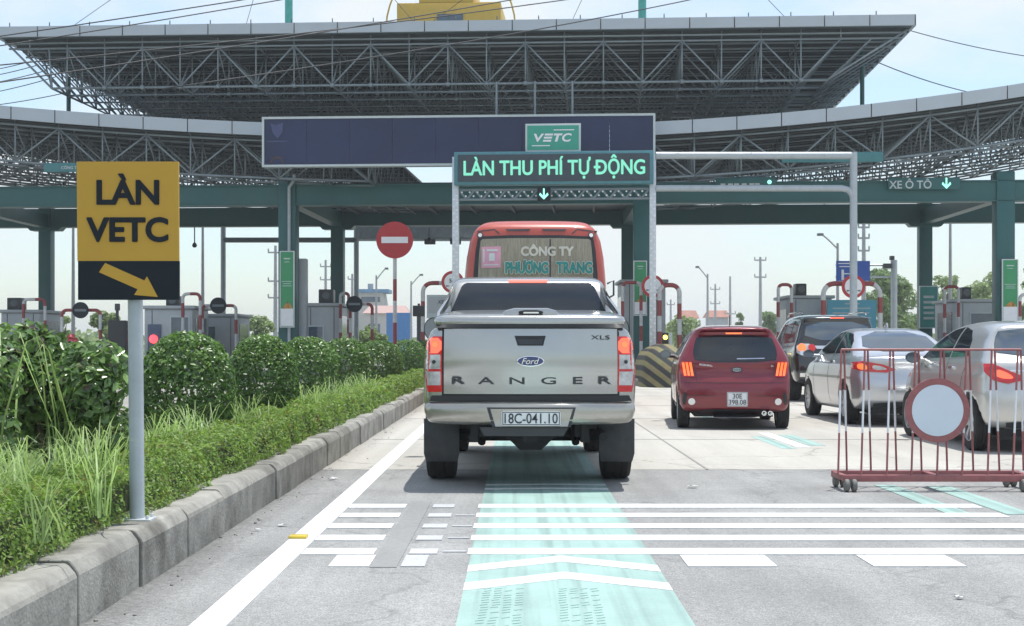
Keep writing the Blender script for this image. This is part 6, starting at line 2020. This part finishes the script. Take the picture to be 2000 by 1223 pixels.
def lamp_post(label, px, py, Y, arm_px, lab_m=None):
    x = xx(px, Y); h = zz(py, Y)
    t = thing('street_lamp', label, 'street lamp', (x, Y, 0), 0, 'street lamps beyond the toll plaza')
    mb = MB(); mb.tube((0, 0, 0), (0, 0, h), .11, 8, .06); mb.build('pole', M['pole_far'], t)
    if arm_px:
        ax_ = arm_px * Y / FOC
        mb = MB(); mb.path([(0, 0, h - .3), (ax_ * .5, 0, h + .15), (ax_ * .85, 0, h + .42)], .045, 6); mb.build('arm', M['pole_far'], t)
        mb = MB(); mb.box((ax_, 0, h + .45), (abs(ax_) * .35, .25, .14)); mb.build('lamp_head', M['pipe_dark'], t, bevel=.03)
lamp_post('street lamp over the red roofed houses with arm to the left', 1382, 535, 95, -20)
lamp_post('street lamp left of the grey pipe post with arm to the left', 1636, 475, 75, -34)
lamp_post('street lamp left of the no entry pole with arm to the right', 735, 538, 95, 20)
lamp_post('street lamp right of the no entry pole with arm to the right', 803, 549, 105, 20)
lamp_post('tall thin mast right of the rear teal column', 1856, 425, 70, 0)
lamp_post('tall thin mast behind the left edge of the yellow sign', 143, 440, 70, 0)
lamp_post('thin mast between the round sign and the yellow sign', 396, 440, 72, 0)

def utility(label, px, py, Y, arms=(0.0,), w=1.0, kind='utility_pole'):
    x = xx(px, Y); h = zz(py, Y)
    t = thing('utility_pole', label, 'utility pole', (x, Y, 0), 0, 'utility poles beyond the toll plaza')
    mb = MB(); mb.tube((0, 0, 0), (0, 0, h), .17, 8, .09); mb.build('pole', M['pole_far'], t)
    for a in arms:
        mb = MB(); w_ = w * .45; mb.bx(-w_, w_, -.06, .06, h - a - .1, h - a)
        for k in (-.95, 0, .95): mb.tube((w_ * k, 0, h - a), (w_ * k, 0, h - a + .2), .05, 6)
        mb.build('cross_arm', M['pole_far'], t)
utility('tall utility pole with forked arms above the red car', 1485, 502, 110, (.2, 1.5), 1.0)
utility('utility pole right of the red roofed houses', 1426, 540, 140, (3.6, 5.2), 1.2)
utility('utility pole right of the left arm street lamp', 1397, 555, 150, (.5, 2.0), 1.1)
utility('short utility pole left of the red roofed houses', 1310, 585, 150, (.5,), .9)
utility('utility pole left of the left green banner', 538, 480, 95, (.4, 2.3, 3.4), 1.1)
utility('utility pole between the two left teal columns', 636, 508, 120, (.5, 1.6), 1.0)
utility('lattice-like utility pole behind the pale grey pipe post', 1687, 432, 80, (.3, .9, 1.6), .7)
utility('utility pole right of the second teal column', 688, 535, 120, (.4,), .8)

# far grey pipe gantry over the opposite lanes
gY = 66
t = thing('sensor_gantry', 'dark grey pipe gantry with flat truss over the opposite lanes', 'gantry', (0, gY, 0))
for px in (436, 696):
    mb = MB(); mb.tube((xx(px, gY), 0, 0), (xx(px, gY), 0, zz(440 if px == 436 else 447, gY)), .12, 10); mb.build('post', M['pole_grey'], t)
mb = MB(); mb.tube((xx(436, gY), 0, zz(469, gY)), (xx(696, gY), 0, zz(469, gY)), .12, 10); mb.build('lower_arm', M['pipe_dark'], t)
mb = MB()
xa, xb = xx(690, gY), xx(1000, gY)
for z in (zz(441, gY), zz(466, gY)):
    for dy in (0, .8): mb.tube((xa, dy, z), (xb, dy, z), .07, 6)
n = 22
for i in range(n):
    a, b = xa + (xb - xa) * i / n, xa + (xb - xa) * (i + 1) / n
    z0, z1 = zz(466, gY), zz(441, gY)
    for dy in (0, .8): mb.tube((a, dy, z0 if i % 2 else z1), (b, dy, z1 if i % 2 else z0), .04, 5)
    mb.tube((a, 0, z0), (a, .8, z0), .04, 5)
mb.bx(xa, xb, .3, .36, zz(464, gY), zz(443, gY))
mb.build('truss', M['pole_grey'], t)
mb = MB()
for px in (765, 840, 890): mb.box((xx(px, gY), -.1, zz(473, gY)), (.5, .4, .22))
mb.build('sensor_box', M['dark_trim'], t, bevel=.03)

# direction sign on an arm and the light-blue board
dY = 70
t = thing('direction_sign', 'blue direction sign on an arm behind the pale grey pipe post', 'road sign', (xx(1746, dY), dY, 0))
hp_ = zz(508, dY)
mb = MB(); mb.tube((0, 0, 0), (0, 0, hp_), .16, 12); mb.build('post', M['pole_grey'], t)
mb = MB()
for py in (518, 541): mb.tube((0, 0, zz(py, dY)), (xx(1632, dY) - xx(1746, dY), 0, zz(py, dY)), .05, 8)
mb.build('arm', M['pole_grey'], t)
xa, xb = xx(1632, dY) - xx(1746, dY), xx(1698, dY) - xx(1746, dY)
mb = MB(); mb.bx(xa, xb, -.12, -.08, zz(549, dY), zz(510, dY)); pn_ = mb.build('panel', M['blue_sign'], t)
mb = MB()
xm = xa + .32
mb.bx(xm - .06, xm + .06, -.13, -.12, zz(547, dY), zz(527, dY)); mb.bx(xa + .1, xa + .75, -.13, -.12, zz(516, dY), zz(514, dY)); mb.bx(xa + .15, xa + .7, -.13, -.12, zz(522, dY), zz(520, dY))
mb.bx(xm + .06, xm + .6, -.13, -.12, zz(536, dY), zz(534, dY)); mb.build('printed_lines', M['white'], pn_, smooth=False)
mb = MB(); mb.box((-.35, -.05, hp_ - .3), (.4, .3, .25)); mb.box((-.1, 0, hp_ + .1), (.2, .3, .2)); mb.build('camera_unit', M['dark_trim'], t, bevel=.03)
cY = 52
t = thing('light_blue_board', 'light blue sign board standing behind the black SUV roof', 'sign', (xx(1664, cY), cY, 0))
w = (xx(1712, cY) - xx(1617, cY)) / 2
mb = MB(); mb.bx(-w, w, -.03, .03, .8, zz(586, cY)); bd = mb.build('board', M['cyan_sign'], t)
mb = MB()
for k in (-.8, .8): mb.bx(w * k - .05, w * k + .05, .03, .1, 0, zz(590, cY))
mb.build('post', M['pole_grey'], t)
mb = MB(); zt2 = zz(586, cY)
for k, (a, b) in enumerate(((-.3, .3), (-.8, .75), (-.8, .7), (-.8, .78))): mb.bx(w * a, w * b, -.036, -.03, zt2 - .16 - k * .17, zt2 - .11 - k * .17)
mb.build('printed_lines', M['off_white'], bd, smooth=False)

# notice left of the pickup cab
nY = 48
t = thing('notice_plate', 'grey notice plate with drawing on the guard left of the pickup', 'sign', (xx(858, nY), nY, .9))
mb = MB(); mb.bx(-.42, .42, -.02, .02, zz(622, nY) - .9, zz(576, nY) - .9); mb.build('board', M['off_white'], t)
mb = MB(); mb.bx(-.36, .36, -.03, -.02, zz(612, nY) - .9, zz(580, nY) - .9); mb.build('print_panel', M['booth'], t, smooth=False)
mb = MB(); mb.bx(-.05, .05, .02, .08, -.9, .2); mb.build('post', M['pole_grey'], t)
text('lettering', 'XE', M['ink'], t, (.05, -.034, zz(590, nY) - .9), h=.12, bold=.01)
# small black box on a post near the pickup
bY = 40
t = thing('post_box', 'small black box sign on a thin post left of the pickup mirror', 'sign box', (xx(818, bY), bY, 0))
mb = MB(); mb.tube((0, 0, 0), (0, 0, zz(617, bY)), .06, 8); mb.build('post', M['dark_trim'], t)
mb = MB(); mb.bx(-.165, .165, -.1, .1, zz(618, bY), zz(597, bY)); mb.tube((0, 0, zz(597, bY)), (0, 0, zz(593, bY)), .04, 8); mb.build('box', M['black'], t, bevel=.015)
# amber lamp on the striped nose
aY = 41
t = thing('warning_lamp', 'small lit amber lamp on a black post above the striped nose', 'warning lamp', (xx(1299, aY), aY, 0.2))
mb = MB(); mb.tube((0, 0, 0), (0, 0, zz(664, aY) - .2), .05, 8); mb.bx(-.09, .09, -.06, .06, zz(676, aY) - .2, zz(650, aY) - .2); mb.build('post', M['black'], t, bevel=.01)
mb = MB(); mb.lathe([(.001, -.04), (.05, -.03), (.065, 0), (.001, .01)], (0, -.062, zz(659, aY) - .2), 'y', 16); mb.build('lamp_lens', M['amber'], t)
# dark panel by the left shrub
pY = 47
t = thing('dark_panel', 'black equipment panel left of the sign pole above the shrub', 'equipment box', (xx(229, pY), pY, .2))
mb = MB(); mb.bx(-.28, .28, -.1, .3, .3, zz(626, pY) - .2); mb.build('casing', M['black'], t, bevel=.02)
mb = MB(); mb.tube((.0, 0, zz(626, pY) - .2), (.0, 0, zz(596, pY) - .2), .05, 8); mb.box((.02, -.05, zz(600, pY) - .2), (.12, .2, .22)); mb.build('camera', M['dark_trim'], t)
mb = MB(); mb.bx(-.25, -.2, -.05, .05, 0, .3); mb.bx(.2, .25, -.05, .05, 0, .3); mb.build('leg', M['dark_trim'], t)

# overhead wires
def cable(label, a, b, sag, r=.016):
    a, b = Vector(a), Vector(b)
    c = a
    pts = []
    for i in range(17):
        u = i / 16
        p = a.lerp(b, u); p.z -= sag * 4 * u * (1 - u); pts.append(p - a)
    mb = MB(); mb.path(pts, r, 5)
    o = mb.build('overhead_wire', M['wire'], fast=True); o.location = a
    tag(o, label, 'wire', 'overhead wires crossing the sky')
W = lambda px, py, Y: at(px, py, Y)
def long_cable(label, a, b, sag):          # runs on well past the frame both ways
    d = b - a
    cable(label, a - d * 1.1, b + d * .9, sag)
long_cable('uppermost overhead wire crossing the left half of the sky', W(-300, 86, 34), W(620, -45, 38), .35)
long_cable('overhead wire from the left fascia corner up toward the mint mast', W(130, 62, 36), W(560, -8, 40), .1)
long_cable('overhead wire crossing in front of the fascia near the mint mast', W(380, 70, 35), W(1010, -2, 40), .25)
long_cable('overhead wire rising past the yellow roof cabin', W(520, 66, 35), W(1100, -30, 41), .2)
long_cable('overhead wire rising right of the yellow roof cabin', W(940, 62, 35), W(1330, -8, 41), .2)
cable('overhead wire from the right canopy corner falling to the right', W(1778, 60, 47), W(2150, 124, 52), .2)
cable('lower wire from the right canopy edge falling to the right', W(1705, 118, 52), W(1900, 182, 56), .1, .02)
for i, (p, q_) in enumerate((((-150, 150), (60, 120)), ((-150, 164), (75, 127)), ((-150, 178), (90, 138)), ((-150, 200), (110, 150)), ((-150, 216), (135, 180)))):
    cable(['topmost of the thin wires left of the canopy', 'second thin wire left of the canopy from the top', 'middle thin wire left of the canopy', 'fourth thin wire left of the canopy from the top', 'lowest thin wire left of the canopy'][i],
          W(*p, 60), W(*q_, 54), .15, .018)

# summer haze
hz = MB(); hz.bx(-720, 720, -45, 1320, -1.2, 19)
ho = hz.build('haze', None, smooth=False)
hm = bpy.data.materials.new('haze_air'); hm.use_nodes = True
hn_, hl_ = hm.node_tree.nodes, hm.node_tree.links
hn_.clear()
h_o = hn_.new('ShaderNodeOutputMaterial'); h_v = hn_.new('ShaderNodeVolumePrincipled')
h_v.inputs['Color'].default_value = (.93, .97, 1.0, 1); h_v.inputs['Density'].default_value = 0.0008
hl_.new(h_v.outputs['Volume'], h_o.inputs['Volume'])
ho.data.materials.clear(); ho.data.materials.append(hm)
ho['kind'] = 'stuff'

# litter and a road stud
t = MB(); t.bx(-.055, .055, -.05, .05, 0, .018); o = t.build('road_stud', M['stripe_yellow'], bevel=.006); o.location = (xx(583, 8.84), 8.84, .004)
o.data.materials[0] = mat('yellow_reflector', (.6, .45, .04), .3); tag(o, 'small yellow road stud on the white edge line', 'road stud')
rl = random.Random(12)
for i, (px, py, s_, lab) in enumerate(((650, 937, .075, 'white paper scrap by the kerb near the pickup'), (550, 1028, .05, 'white scrap left of the edge line by the stud'), (1352, 953, .08, 'white scrap on the road right of the pickup wheel'),
                                      (500, 1037, .04, 'small pale scrap nearest the kerb blocks'), (590, 1012, .03, 'tiny pale scrap beside the white edge line'), (1872, 1170, .04, 'dark and white crumpled bit at the lower right'))):
    x, y = on_ground(px, py)
    mb = MB()
    vs, fs = [], []
    for a in range(4):
        for b in range(4): vs.append(((a - 1.5) * s_ / 3 + rl.uniform(-.01, .01), (b - 1.5) * s_ / 4 + rl.uniform(-.01, .01), .004 + rl.random() * s_ * .22))
    for a in range(3):
        for b in range(3): fs.append((a * 4 + b, a * 4 + b + 1, a * 4 + b + 5, a * 4 + b + 4))
    mb.add(vs, fs)
    o = mb.build('paper_litter', M['litter']); o.location = (x, y, .004); o.rotation_euler = (0, 0, rl.random())
    tag(o, lab, 'litter', 'bits of litter on the road')
